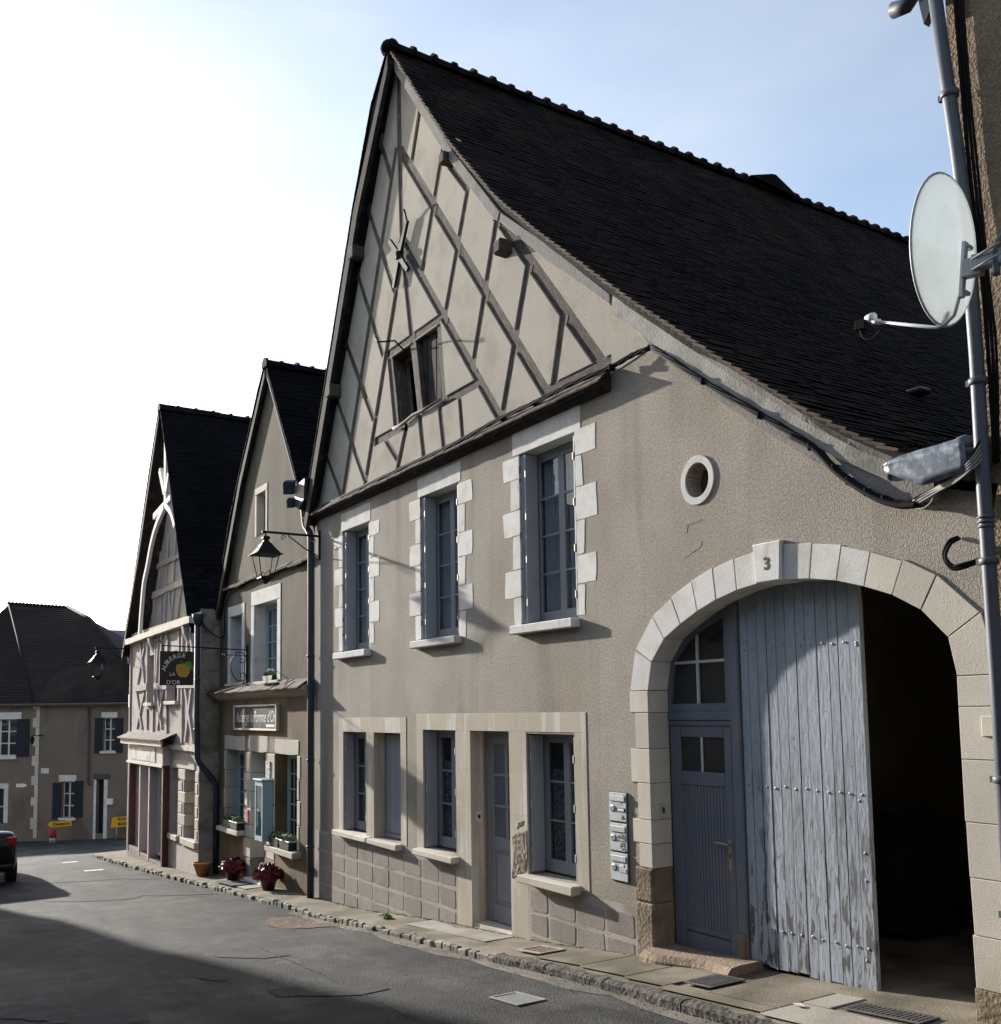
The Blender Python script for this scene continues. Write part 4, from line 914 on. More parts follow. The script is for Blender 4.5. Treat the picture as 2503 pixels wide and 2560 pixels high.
# tiled canopy over the shop storey
x = -20.45
while x < -15.26:
    ln = min(random.uniform(.17, .22), -15.24-x)
    for k, (ya, za, yb_, zb_) in enumerate(((.0, 2.765, -.16, 2.685), (-.12, 2.715, -.27, 2.615))):
        zz = random.uniform(-.008, .008)
        prism('canopy_tile', [(ya, za+zz), (yb_, zb_+zz), (yb_, zb_-.016+zz), (ya, za-.016+zz)], x+.003, x+ln-.003, 'tilebare', A, axis='X')
    x += ln
prism('canopy_cornice', [(.0, 2.72), (-.20, 2.62), (-.20, 2.585), (-.14, 2.56), (-.06, 2.50), (0, 2.47)], -20.42, -15.26, 'limestone', A, axis='X')
leaves('moss_clump', (-16.75, -.17, 2.70), (.35, .07, .02), 260, .022, 'moss', A, seed=5)
# ground-floor stonework
for a, b in ((-19.98, -18.68), (-18.44, -17.40), (-17.05, -15.86)): prism('lintel', chipped(rect(a+.01, b-.01, 1.50, 1.77+random.uniform(-.03, .02)), .010), -.010, .24, 'limestone', A, bev=.01)
for a, b in ((-18.68, -18.44), (-17.40, -17.05)): prism('jamb_stone', rect(a+.006, b-.006, 1.5, 1.74), -.006, .24, 'stonewall', A, bev=.012)
for a, b, zz in ((-18.73, -18.325, (1.49, 1.10, .76, .45, .14, -.10, -.46, -.86)), (-17.525, -17.03, (1.49, 1.04, .60, .2, -.06, -.36, -.86))):
    for i in range(len(zz)-1):
        c = a if (i % 2) else a+.10; d = b if i % 2 == 0 or a < -18 else b-.06
        prism('jamb_stone', rect(c, b, zz[i+1]+.007, zz[i]-.007), -.010, .25, 'limestone' if i < len(zz)-2 else 'stonewall', A, bev=.01)
for i, (za, zc) in enumerate(((1.49, 1.1), (1.1, .75), (.75, .35), (.35, -.06))):
    prism('jamb_stone', rect(-15.94, -15.80-.05*(i % 2), zc+.005, za-.005), -.010, .25, 'limestone', A, bev=.01)
    prism('jamb_stone', rect(-20.0+.05*(i % 2), -19.88, zc+.005, za-.005), -.010, .25, 'limestone', A, bev=.01)
window(A, AG1[0], AG1[1], AG1[2]+.02, AG1[3], .24, 5, m='aqua', cols=2, curt=None); window(A, AG2[0], AG2[1], AG2[2]+.02, AG2[3], .22, 5, m='aqua', cols=2, curt=None)
d_ = box('door', AD[0], AD[1], .26, .30, -.80, 1.49, 'aqua', A)
for r in range(3): box('pane', AD[0]+.14, AD[1]-.14, .248, .256, .35+r*.36, .69+r*.36, 'glass', d_)
box('door_panel', AD[0]+.12, AD[1]-.12, .25, .258, -.68, .22, 'bluedoor', d_, bev=.01)
sill(A, -19.98, -18.66, .01, .16, .09, 'limestone'); sill(A, -17.12, -15.76, -.07, .16, .10, 'limestone', jit=.01)
box('door_step', AD[0]-.05, AD[1]+.1, -.12, .3, -1.1, -.79, 'stone', A, bev=.015)
box('wall_plaque', -18.63, -18.42, -.03, -.01, .18, .42, 'redpanel', A); box('wall_plaque', -17.45, -17.23, -.03, -.01, 1.06, 1.35, 'roomcard', A); box('wall_plaque', -18.60, -18.46, -.03, -.01, .50, .72, 'signframe', A)
APR = [(-17.40, 8.60), (-16.58, 7.33), (-16.19, 6.76), (-15.76, 6.04), (-15.22, 5.35)]; APL = [(-17.40, 8.60), (-17.77, 8.20), (-18.88, 6.80), (-19.44, 6.06), (-20.0, 5.0), (-20.4, 4.25)]
deck(A, APR, -.06, 9., .09); deck(A, APL, -.08, 9., .11, 'soffit')
tiled_slope(A, APR, -.10, 3.0, 'slatetile', seed=13, split=120); tiled_slope(A, APL, -.12, 1.2, 'slatetile', seed=14, split=0)
prism('verge_mortar', [(-17.40, 8.52), (-16.58, 7.25), (-15.76, 5.97), (-15.6, 5.75), (-15.66, 5.70), (-16.27, 6.70), (-17.40, 8.40)], -.09, .0, 'mould', A, bev=.015)
prism('bargeboard', [(-17.40, 8.54), (-18.88, 6.72), (-20.0, 4.9), (-20.35, 4.25), (-20.28, 4.12), (-18.80, 6.6), (-17.4, 8.36)], -.11, -.05, 'soffit', A, bev=.01)
ridge_tiles(A, -17.40, 8.62, -.12, 3.0, 'slatetile', step=.30, r=.10)
box('side_wall', -15.4, -15.2, .37, 9, -1.5, 5.2, 'greyplaster', A); box('side_wall', -20.4, -20.2, .37, 9, -1.5, 4.2, 'greyplaster', A)
prism('rear_wall', [(-20.3, -1), (-15.3, -1), (-15.3, 5.2), (-17.4, 8.4), (-20.3, 4.3)], 8.6, 8.9, 'greyplaster', A)

# ================================================================== LEFT TIMBERED HOUSE
B = thing('pink_timbered_house', (-23.7, -.38, -1.2), 'pink limewashed timbered house with a shopfront and an open arched gable truss', 'house')
BY = -.38; XL, XR = -26.95, -20.42
BU1 = (-24.92, -24.32, 2.49, 3.62); BU2 = (-22.98, -22.16, 2.50, 3.60); BG1 = (-22.60, -22.02, -.37, 1.04); BG2 = (-21.58, -20.70, -.36, 1.06); SH = (-26.30, -22.80, -1.02, 1.50)
slab('wall', [[(XL, -1.9), (XR, -1.9), (XR, 4.3), (XL, 4.3)], hole(*BU1), hole(*BU2), hole(*BG1), hole(*BG2), rect(SH[0], SH[1], -1.3, SH[3])], BY, BY+.34, 'pink', B)
# recessed upper gable wall
prism('upper_wall', [(-27.3, 4.1), (-20.9, 4.1), (-21.3, 4.7), (-23.68, 9.2), (-26.6, 4.9)], .02, .30, 'pink', B)
BPR = [(-23.68, 9.40), (-22.60, 7.33), (-21.62, 5.33), (-20.85, 3.98)]; BPL = [(-23.68, 9.40), (-24.6, 8.02), (-25.57, 6.42), (-26.35, 5.12), (-27.35, 3.85)]
deck(B, BPR, -.48, 9., .10, 'soffit'); deck(B, BPL, -.50, 9., .12, 'soffit')
tiled_slope(B, BPR, -.52, 4.0, 'slatetile', tw=.19, ex=.125, seed=23, split=120); tiled_slope(B, BPL, -.54, .9, 'slatetile', tw=.19, ex=.125, seed=24, split=0)
ridge_tiles(B, -23.68, 9.42, -.54, 4.0, 'slatetile', step=.42, r=.10)
prism('bargeboard', [(-23.68, 9.33), (-25.57, 6.33), (-27.35, 3.76), (-27.28, 3.62), (-25.48, 6.20), (-23.68, 9.15)], -.535, -.485, 'soffit', B, bev=.01)
# open truss under the verge, catching the sun
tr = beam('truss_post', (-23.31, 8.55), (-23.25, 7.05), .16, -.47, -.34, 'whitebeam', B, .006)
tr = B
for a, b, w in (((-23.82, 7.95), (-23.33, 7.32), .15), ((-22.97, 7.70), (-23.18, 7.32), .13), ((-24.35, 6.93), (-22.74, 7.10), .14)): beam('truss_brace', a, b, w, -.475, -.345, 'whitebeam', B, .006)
def arcbeam(pts, w, y0, y1, m, parent, name='arch_brace'):
    P = spline([(a, 0, b) for a, b in pts], 5); bm = bmesh.new(); prev = None
    for i, p in enumerate(P):
        t = (P[min(i+1, len(P)-1)]-P[max(i-1, 0)]).normalized(); n = Vector((-t.z, 0, t.x))*w/2
        row = [bm.verts.new((q.x, yy, q.z)) for q, yy in ((p+n, y0), (p-n, y0), (p-n, y1), (p+n, y1))]
        if prev:
            for k in range(4): bm.faces.new((prev[k], row[k], row[(k+1) % 4], prev[(k+1) % 4]))
        else: bm.faces.new(row)
        prev = row
    bm.faces.new(prev[::-1]); return frombm(name, bm, m, parent)
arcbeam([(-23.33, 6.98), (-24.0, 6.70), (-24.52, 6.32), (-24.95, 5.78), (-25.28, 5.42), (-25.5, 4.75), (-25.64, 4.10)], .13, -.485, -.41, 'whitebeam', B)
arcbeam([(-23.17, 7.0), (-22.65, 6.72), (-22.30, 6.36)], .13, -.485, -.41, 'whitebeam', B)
beam('wall_plate', (-26.9, 4.08), (-20.75, 4.16), .14, -.54, -.2, 'cream', B, .01)
for x in (-24.45, -21.35): prism('corbel', [(0, 4.1), (-.16, 4.08), (-.12, 3.85), (0, 3.6)], BY, BY, 'pinkbeam', B, axis='X') if False else prism('corbel', [(BY+.02, 4.10), (BY-.15, 4.08), (BY-.12, 3.9), (BY+.02, 3.62)], x-.08, x+.08, 'pinkbeam', B, axis='X')
def studs(l, y, w=.09, m='pinkbeam', d=.03):
    for k, (a, b) in enumerate(l): beam('timber_stud', a, b, w, y-d-.0012*(k % 7), y+.05, m, B, .008)
studs([((-26.12, 2.74), (-25.49, 1.87)), ((-25.29, 2.75), (-26.05, 1.88)), ((-24.0, 2.79), (-23.5, 1.89)), ((-23.37, 2.77), (-23.93, 1.86)), ((-21.52, 2.75), (-20.86, 1.62)), ((-21.03, 2.74), (-21.46, 1.63)),
       ((-25.77, 3.98), (-25.3, 2.95)), ((-25.37, 3.86), (-26.08, 2.95)), ((-24.98, 2.35), (-24.95, 1.85)), ((-24.37, 2.46), (-24.33, 1.80)), ((-23.09, 2.80), (-23.03, 1.75)), ((-21.79, 4.05), (-21.75, 1.60)),
       ((-23.07, 4.08), (-23.05, 2.8)), ((-23.59, 4.06), (-23.75, 2.85)), ((-23.98, 4.06), (-24.12, 2.85)), ((-26.85, 4.05), (-26.85, 1.75)), ((-25.02, 4.0), (-25.0, 2.45)), ((-24.22, 4.0), (-24.22, 2.5)), ((-22.08, 4.0), (-22.06, 2.5)), ((-20.55, 4.0), (-20.55, 1.6)),
       ((-21.2, 3.95), (-20.7, 2.95)), ((-21.45, 3.9), (-21.3, 2.9))], BY)
for a, b in (((-26.3, 2.87), (-24.95, 2.89)), ((-24.2, 2.87), (-23.02, 2.84)), ((-22.1, 2.84), (-20.6, 2.81))): beam('rail_beam', a, b, .15, BY-.05, BY+.05, 'pinkbeam', B, .01)
beam('sill_beam', (-26.9, 1.72), (-22.9, 1.74), .15, BY-.06, BY+.05, 'pinkbeam', B, .01); beam('sill_beam', (-22.95, 1.50), (-20.45, 1.49), .10, BY-.06, BY+.05, 'cream', B, .01)
studs([((-26.9, 5.25), (-26.95, 4.3)), ((-26.2, 5.35), (-26.25, 4.3)), ((-25.4, 5.3), (-25.41, 4.3)), ((-24.84, 5.2), (-25.1, 4.3)), ((-24.64, 5.2), (-24.35, 4.3)), ((-24.15, 5.2), (-24.45, 4.3)), ((-23.49, 5.2), (-23.95, 4.3)), ((-22.8, 5.2), (-23.2, 4.3)), ((-22.1, 5.1), (-22.4, 4.3)),
       ((-25.6, 6.3), (-25.7, 5.3)), ((-24.75, 6.6), (-24.95, 5.3)), ((-24.05, 6.6), (-24.25, 5.3)), ((-23.2, 6.6), (-23.4, 5.3))], .02, w=.10)
beam('rail_beam', (-26.6, 5.25), (-21.6, 5.25), .14, -.05, .06, 'cream', B, .012); beam('rail_beam', (-25.9, 5.95), (-22.0, 5.9), .12, -.04, .06, 'pinkbeam', B, .01)
box('attic_window', -24.85, -24.2, -.008, .03, 5.35, 5.85, 'maroon', B)
for w in (BU1, BU2):  # maroon boards added in place of glass, keeping these recessed windows dark
    cl_ = box('shutter_or_window_fill', w[0], w[1], BY+.15, BY+.18, w[2], w[3], 'maroon', B)
    for k in range(4): box('board', w[0]+(w[1]-w[0])*k/4+.006, w[0]+(w[1]-w[0])*(k+1)/4-.006, BY+.135, BY+.149, w[2]+.02, w[3]-.02, 'maroon', cl_, bev=.004)
    box('sill', w[0]-.12, w[1]+.12, BY-.10, BY+.1, w[2]-.08, w[2], 'cream', B, bev=.01)
for w in (BG1, BG2):  # ground-floor windows likewise filled with made-up maroon boards instead of reflecting panes
    cl_ = box('shutter_or_window_fill', w[0], w[1], BY+.24, BY+.27, w[2], w[3], 'maroon', B)
    for k in range(4): box('board', w[0]+(w[1]-w[0])*k/4+.006, w[0]+(w[1]-w[0])*(k+1)/4-.006, BY+.225, BY+.239, w[2]+.02, w[3]-.02, 'maroon', cl_, bev=.004)
box('light_gap_plate', -26.9, -20.45, BY+.33, .03, 4.16, 4.26, 'soffit', B)  # added plate, stops light leaking indoors behind the front wall
box('sill', -22.72, -21.95, BY-.06, BY+.12, -.49, -.37, 'limestone', B, bev=.012); box('sill', -21.65, -20.52, BY-.06, BY+.12, -.50, -.365, 'limestone', B, bev=.012)
prism('lintel', rect(-22.45, -20.72, 1.06, 1.22), BY-.02, BY+.17, 'limestone', B, bev=.012)
for i in range(6):
    za = 1.05-.235*i
    prism('jamb_stone', rect(-22.02+.0, -21.58-.12*(i % 2)+.12-.12*(i % 2), za-.23, za-.006), BY-.012, BY+.18, 'limestone', B, bev=.014)
    prism('jamb_stone', rect(-20.704, -20.44-.07*(i % 2), za-.23, za-.006), BY-.012, BY+.18, 'limestone', B, bev=.014)
# shopfront: maroon posts, white panes, fascia and little roof
sf = box('shop_fascia', -26.30, -22.76, BY-.16, BY+.1, 1.08, 1.50, 'mauve', B, bev=.008)
box('sign_panel', -25.95, -23.40, BY-.175, BY-.161, 1.14, 1.44, 'signgrey', sf)
box('fascia_moulding', -26.34, -22.72, BY-.19, BY-.161, 1.04, 1.09, 'whiteframe', sf)
prism('shop_roof', [(BY+.0, 1.80), (BY-.34, 1.66), (BY-.34, 1.635), (BY, 1.76)], -26.75, -22.25, 'tilebare', B, axis='X')
box('shop_roof_board', -26.6, -22.45, BY-.28, BY-.24, 1.51, 1.63, 'mauve', B)
for x, m in ((-26.30, 'maroon'), (-25.10, 'mauve'), (-24.16, 'mauve'), (-22.90, 'maroon')): box('shop_post', x, x+.11, BY-.14, BY+.12, -1.12, 1.08, m, B, bev=.008)
for a, b in ((-26.19, -25.10), (-24.05, -22.90)):
    p = box('shop_window', a, b, BY+.02, BY+.05, -.98, 1.08, 'whiteframe', B)
    box('pane', a+.35, b-.06, BY+.004, BY+.012, -.9, 1.0, 'glass', p); box('blind', a+.30, b-.05, BY+.013, BY+.019, -.92, 1.02, 'signframe', p)
box('shop_door', -24.99, -24.16, BY+.52, BY+.56, -1.1, 1.08, 'maroon', B)
for x in (-25.02, -24.14): box('doorway_cheek', x-.02, x+.02, BY+.13, BY+.52, -1.1, 1.08, 'maroon', B)
prism('shop_plinth', [(-26.3, -1.9), (-22.8, -1.9), (-22.8, -1.1), (-26.3, -.97)], BY-.13, BY+.2, 'stonewall', B, bev=.01)
# return wall facing up the street, in big stones
z = -1.25; k = 0
while z < 4.05:
    h = random.uniform(.34, .48)
    prism('quoin_stone', [(BY-.008, z+.006), (.02, z+.006), (.02, z+h-.006), (BY-.008, z+h-.006)], XR-.001, XR+.018, 'stonewall', B, axis='X', bev=.01); z += h; k += 1
prism('left_corner_stone', rect(-27.32, -26.951, -1.9, 3.75), BY+.05, BY+.4, 'stonewall', B, bev=.02)
box('house_side', -27.25, -26.96, BY+.41, 9, -1.9, 3.7, 'pink', B); box('house_side', XR-.25, XR-.01, BY+.35, 9, -1.5, 3.9, 'stonewall', B)
prism('rear_wall', [(-27.2, -1), (-20.5, -1), (-20.5, 4.0), (-23.68, 9.2), (-27.2, 4.0)], 8.6, 8.9, 'pink', B)
box('enamel_number', -27.28, -27.08, BY+.03, BY+.049, 2.42, 2.75, 'white', B)

# ================================================================== FAR HOUSE at the end of the street
F0 = Vector((-50.2, -.29, 0)); FU = Vector((4.0, 3.83, 0)).normalized(); FN = Vector((FU.y, -FU.x, 0))    # FN points to the street
def fp(u, d, z): return F0+FU*u-FN*d+Vector((0, 0, z))
FUL = Matrix.Rotation(R(14), 4, 'Z').to_3x3() @ FU; FNL = Vector((FUL.y, -FUL.x, 0)); FC = F0+FU*1.05
def fpl(u, d, z): return FC+FUL*(u-1.05)-FNL*d+Vector((0, 0, z))
D_ = thing('corner_house', (FC.x, FC.y, -3.2), 'shaded beige house with hipped brown roof closing the end of the street', 'house')
def fbox(name, u0, u1, d0, d1, z0, z1, m, parent, f=fp, bev=0.):
    bm = bmesh.new(); vs = bm_box(bm, 0, 1, 0, 1, 0, 1)
    for v in vs: v.co = f(u0+(u1-u0)*v.co.x, d0+(d1-d0)*v.co.y, z0+(z1-z0)*v.co.z)
    return frombm(name, bm, m, parent)
def fslab(name, loops, d0, d1, m, parent, f):
    o = slab(name, loops, d0, d1, m, parent)
    c = Vector(o.location)
    for v in o.data.vertices:
        q = v.co+c; v.co = f(q.x, q.y, q.z)-f(*c)
    o.location = f(*c)
    return o
FWU = (4.33, 4.93, .65, 2.10); FWL = (2.30, 2.94, -2.28, -.70); FDR = (4.05, 4.44, -2.95, -.59)
LWU = (-1.15, .02, .50, 2.10); LWD = (-1.3, -.46, -2.6, -.97)
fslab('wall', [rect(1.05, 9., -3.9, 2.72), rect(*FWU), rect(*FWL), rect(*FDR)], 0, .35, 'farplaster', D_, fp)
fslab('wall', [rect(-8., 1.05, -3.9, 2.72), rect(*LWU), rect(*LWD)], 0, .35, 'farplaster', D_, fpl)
def fwin(w, f, rows, cols):
    fr = fbox('window', w[0], w[1], .20, .22, w[2], w[3], 'dark', D_, f)
    t = .05; uw = (w[1]-w[0])/cols; zh = (w[3]-w[2])/rows
    for i in range(cols+1): fbox('frame_bar', w[0]+i*uw-t*.7, w[0]+i*uw+t*.7, .12, .17, w[2], w[3], 'whiteframe', fr, f)
    for j in range(rows+1): fbox('frame_bar', w[0], w[1], .125, .165, w[2]+j*zh-t*.5, w[2]+j*zh+t*.5, 'whiteframe', fr, f)
    for i in range(cols):
        for j in range(rows): fbox('pane', w[0]+i*uw, w[0]+(i+1)*uw, .155, .158, w[2]+j*zh, w[2]+(j+1)*zh, 'glass', fr, f)
fwin(FWU, fp, 3, 2); fwin(FWL, fp, 3, 2); fwin(LWU, fpl, 3, 3); fwin(LWD, fpl, 2, 1)
for a, b, z0, z1, f in ((4.24, 5.04, 2.12, 2.36, fp), (2.13, 3.02, -.68, -.40, fp), (-1.4, .22, 2.12, 2.43, fpl), (-1.5, -.27, -.97, -.75, fpl)): fbox('lintel', a, b, -.02, .2, z0, z1, 'stone', D_, f)
for a, b, z0, z1, f in ((4.25, 5.05, .55, .65, fp), (2.2, 3.05, -2.38, -2.28, fp), (-1.3, .06, .33, .5, fpl)): fbox('sill', a, b, -.10, .2, z0, z1, 'stone', D_, f)
for a, b, z0, z1, f in ((3.93, 4.30, .55, 2.11, fp), (4.96, 5.33, .58, 2.10, fp), (1.85, 2.27, -2.35, -.74, fp), (2.97, 3.37, -2.25, -.65, fp), (.03, .60, .44, 2.12, fpl), (-1.8, -1.18, .44, 2.12, fpl)):
    s_ = fbox('shutter', a, b, -.05, -.005, z0, z1, 'farshutter', D_, f)
    for k in range(4): fbox('shutter_board', a+(b-a)*k/4+.01, a+(b-a)*(k+1)/4-.01, -.06, -.0505, z0+.02, z1-.02, 'farshutter', s_, f)
fbox('door', FDR[0], FDR[1], .22, .26, -3.2, FDR[3], 'black', D_); fbox('door_lintel', 3.93, 4.72, -.03, .2, -.59, -.34, 'timber', D_)
for a, b in ((3.93, 4.05), (4.44, 4.62)): fbox('door_jamb', a, b, -.015, .2, -3.2, -.60, 'stone', D_)
fbox('jamb', -.46, -.27, -.015, .2, -2.5, -.98, 'stone', D_, fpl)
fbox('letter_box', 4.63, 4.93, -.12, -.005, -1.68, -1.42, 'white', D_)
z = -3.2; k = 0
while z < 2.6:
    h = random.uniform(.38, .55); w = (.16, .30)[k % 2]
    fbox('quoin_stone', 1.05-w, 1.05, -.02, .1, z+.01, min(z+h, 2.68), 'limestone', D_, fpl); z += h; k += 1
tube('rain_pipe', [fp(3.62, -.08, 2.6), fp(3.66, -.08, -.75), fp(3.80, -.10, -.82)], .05, 'cast', D_)
bm = bmesh.new(); bm_tube(bm, [fpl(-8, -.32, 2.74), fpl(1.0, -.32, 2.74), fp(1.2, -.32, 2.74), fp(9, -.32, 2.70)], .075, 6); frombm('gutter', bm, 'cast', D_)
arrow = fslab('arrow_sign', [[(.08, -.93), (.44, -.93), (.57, -.85), (.44, -.77), (.08, -.77)]], -.03, -.006, 'white', D_, fpl)
text('arrow_mark', '1', .11, 'black', arrow, fpl(.26, -.034, -.85), FUL, (0, 0, 1))
fbox('wall_plate_sign', 1.2, 1.6, -.02, -.003, -.33, -.10, 'stone', D_)
C_, R_, RB = fp(1.05, -.35, 2.75), fp(6.78, -.35, 2.66), fp(6.78, 9, 2.7)
P1, P2 = fp(-4.6, 4.5, 8.01), fp(-1.13, 4.5, 7.66); LL = fpl(-4.6, -.35, 2.75); LB = fpl(-4.6, 9, 2.75)
HIP = [R_, fp(4.89, .8, 4.6), fp(2.4, 2.3, 6.21), fp(1.28, 3.0, 6.86), P2]
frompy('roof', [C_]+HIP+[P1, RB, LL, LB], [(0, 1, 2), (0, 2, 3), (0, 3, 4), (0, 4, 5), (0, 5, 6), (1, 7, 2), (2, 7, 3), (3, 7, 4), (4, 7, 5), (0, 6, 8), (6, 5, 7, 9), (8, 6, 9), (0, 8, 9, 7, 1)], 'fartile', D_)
def lerpz(P, z):
    for a, b in zip(P[:-1], P[1:]):
        if a.z <= z <= b.z: return a.lerp(b, (z-a.z)/(b.z-a.z))
    return P[-1].copy()
vs, fs = [], []; z = 2.8
while z < 7.6:                                       # overlapping courses, each a slim lip proud of the slope
    for A_, B_, nr in (([C_, P1], HIP, (FN+Vector((0, 0, 1))).normalized()), ([LL, P1], [C_, P1], (FNL+Vector((0, 0, 1))).normalized())):
        k = len(vs); a, b = lerpz(A_, z), lerpz(B_, z); c, d = lerpz(B_, min(z+.16, 7.66)), lerpz(A_, min(z+.16, 7.66))
        vs += [a+nr*.04, b+nr*.04, c+nr*.02, d+nr*.02, a, b]; fs += [(k, k+1, k+2, k+3), (k, k+4, k+5, k+1)]
    z += .125
o = frompy('roof_courses', vs, fs, 'fartile', D_); o['kind'] = 'stuff'
bm = bmesh.new()
for i in range(17):
    p = P1.lerp(P2, i/16); bmesh.ops.create_icosphere(bm, subdivisions=1, radius=.11, matrix=Matrix.Translation(p+Vector((0, 0, .03))))
frombm('ridge_tiles', bm, 'fartile', D_)
tube('hip_tiles', [C_, P1], .07, 'fartile', D_, 6); tube('hip_tiles', [p+Vector((0, 0, .04)) for p in HIP], .09, 'fartile', D_, 6)
tube('wall_lantern', [fpl(.95, -.03, 1.35), fpl(.95, -.5, 1.36)], .02, 'iron', D_); lathe('lantern_head', [(.03, 0), (.11, -.08), (.07, -.3), (.02, -.36)], fpl(.95, -.46, 1.34), 'iron', D_, 8)
tube('wall_bracket', [fp(1.25, -.02, 1.38), fp(1.25, -.35, 1.38)], .025, 'iron', D_)
# slate-roofed house farther back, only its roof shows beside the pink house
S_ = thing('slate_roofed_house', (-58, 16, -3.6), 'pale slate roof glimpsed between the far hipped roof and the pink house', 'house')
box('wall', -66, -56, 3., 22, -4.5, 3.9, 'farplaster', S_)
prism('roof', [(-67., 3.9), (-55.5, 3.9), (-59.5, 7.05)], 2., 24., 'fargrey', S_)
# ================================================================== NEIGHBOUR on the right
NB = thing('neighbour_house', (-1.5, 0, .2), 'tall rough brown rendered house at the right edge behind the grey rain pipe', 'house')
prism('wall', [(-3.56, 3.58), (-3.70, 3.62), (-3.74, 9.5), (4., 9.5), (4., -1), (-3.50, -1), (-3.50, 2.3), (-3.62, 2.7), (-3.66, 3.2)], -.012, .5, 'neigh', NB)
box('side_wall', -3.72, -3.5, .5, 9, 3.6, 9.5, 'neigh', NB); box('rear_wall', -3.5, 4, 8.8, 9, -1, 9.5, 'neigh', NB); box('end_wall', 3.8, 4, .5, 8.8, -1, 9.5, 'neigh', NB)
prism('roof', [(-.5, 9.5), (9.4, 9.5), (4.4, 13)], -3.9, 4.2, 'tile', NB, axis='X')
# ================================================================== OPPOSITE SIDE (outside the picture, its shadow lies on the road)
OP = thing('opposite_house', (-24, -12, -1.4), 'gabled house across the street outside the picture whose shadow crosses the road', 'house')
prism('wall', [(-34.5, -3), (-19.5, -3), (-19.5, 4.1), (-27., 9.0), (-34.5, 4.13)], -15.5, -7.05, 'opp', OP)
prism('roof', [(-34.65, 4.03), (-27., 9.02), (-19.3, 4.0), (-19.3, 4.15), (-27., 9.17), (-34.65, 4.18)], -15.8, -7.0, 'tile', OP)
for x in (-33, -30, -26.5, -22):
    for z in (-.6, 2.2): 
        w_ = box('window', x, x+1., -7.045, -7.03, z, z+1.6, 'whiteframe', OP); box('pane', x+.08, x+.92, -7.029, -7.022, z+.08, z+1.52, 'glass', w_)
OQ = thing('opposite_house', (-5, -13, .1), 'plain rendered house behind the photographer on the opposite side of the street', 'house')
box('wall', -14.5, 6., -18., -9.6, -2, 6.0, 'opp', OQ); prism('roof', [(-18.4, 5.9), (-9.2, 5.9), (-13.8, 9.3)], -14.8, 6.3, 'tile', OQ, axis='X')
for x in (-12.5, -9, -5.5, -2, 1.5):
    for z in (.9, 3.6):
        w_ = box('window', x, x+1.1, -9.595, -9.58, z, z+1.5, 'whiteframe', OQ); box('pane', x+.08, x+1.02, -9.579, -9.572, z+.08, z+1.42, 'glass', w_)

def street_house(x0, x1, y0, y1, h, lab, ridge='X', face=1):
    t = thing('street_house', ((x0+x1)/2, (y0+y1)/2, g((x0+x1)/2)), lab, 'house', 'houses up the street behind the photographer')
    z0 = g((x0+x1)/2)-1
    box('wall', x0, x1, y0, y1, z0, z0+1+h, 'opp', t)
    if ridge == 'X': prism('roof', [(y0-.3, z0+h+.9), (y1+.3, z0+h+.9), ((y0+y1)/2, z0+h+4.6)], x0-.2, x1+.2, 'tile', t, axis='X')
    else: prism('roof', [(x0-.3, z0+h+.9), (x1+.3, z0+h+.9), ((x0+x1)/2, z0+h+4.6)], y0-.2, y1+.2, 'tile', t)
    n = int((x1-x0)/2.8); yf = y1 if face > 0 else y0
    for i in range(n):
        for k in (0, 1):
            x = x0+.9+i*2.8; z = z0+2.0+k*2.7; a, b = (yf+.004, yf+.02) if face > 0 else (yf-.02, yf-.004)
            w_ = box('window', x, x+1., a, b, z, z+1.5, 'whiteframe', t); box('pane', x+.08, x+.92, *((b+.001, b+.006) if face > 0 else (a-.006, a-.001)), z+.08, z+1.42, 'glass', w_)
street_house(4.3, 16., .1, 9., 8.5, 'rendered house next up the street on the right, outside the picture', face=-1)
street_house(16.4, 29., .0, 9., 7.5, 'second rendered house up the street on the right, outside the picture', face=-1)
street_house(6.6, 18., -18., -8.6, 7.5, 'rendered house up the street on the left, outside the picture')
street_house(18.4, 31., -17., -8.2, 8., 'second rendered house up the street on the left, outside the picture')
street_house(33., 42., -14., 6., 8.5, 'house closing the upper end of the street, outside the picture', ridge='Y')

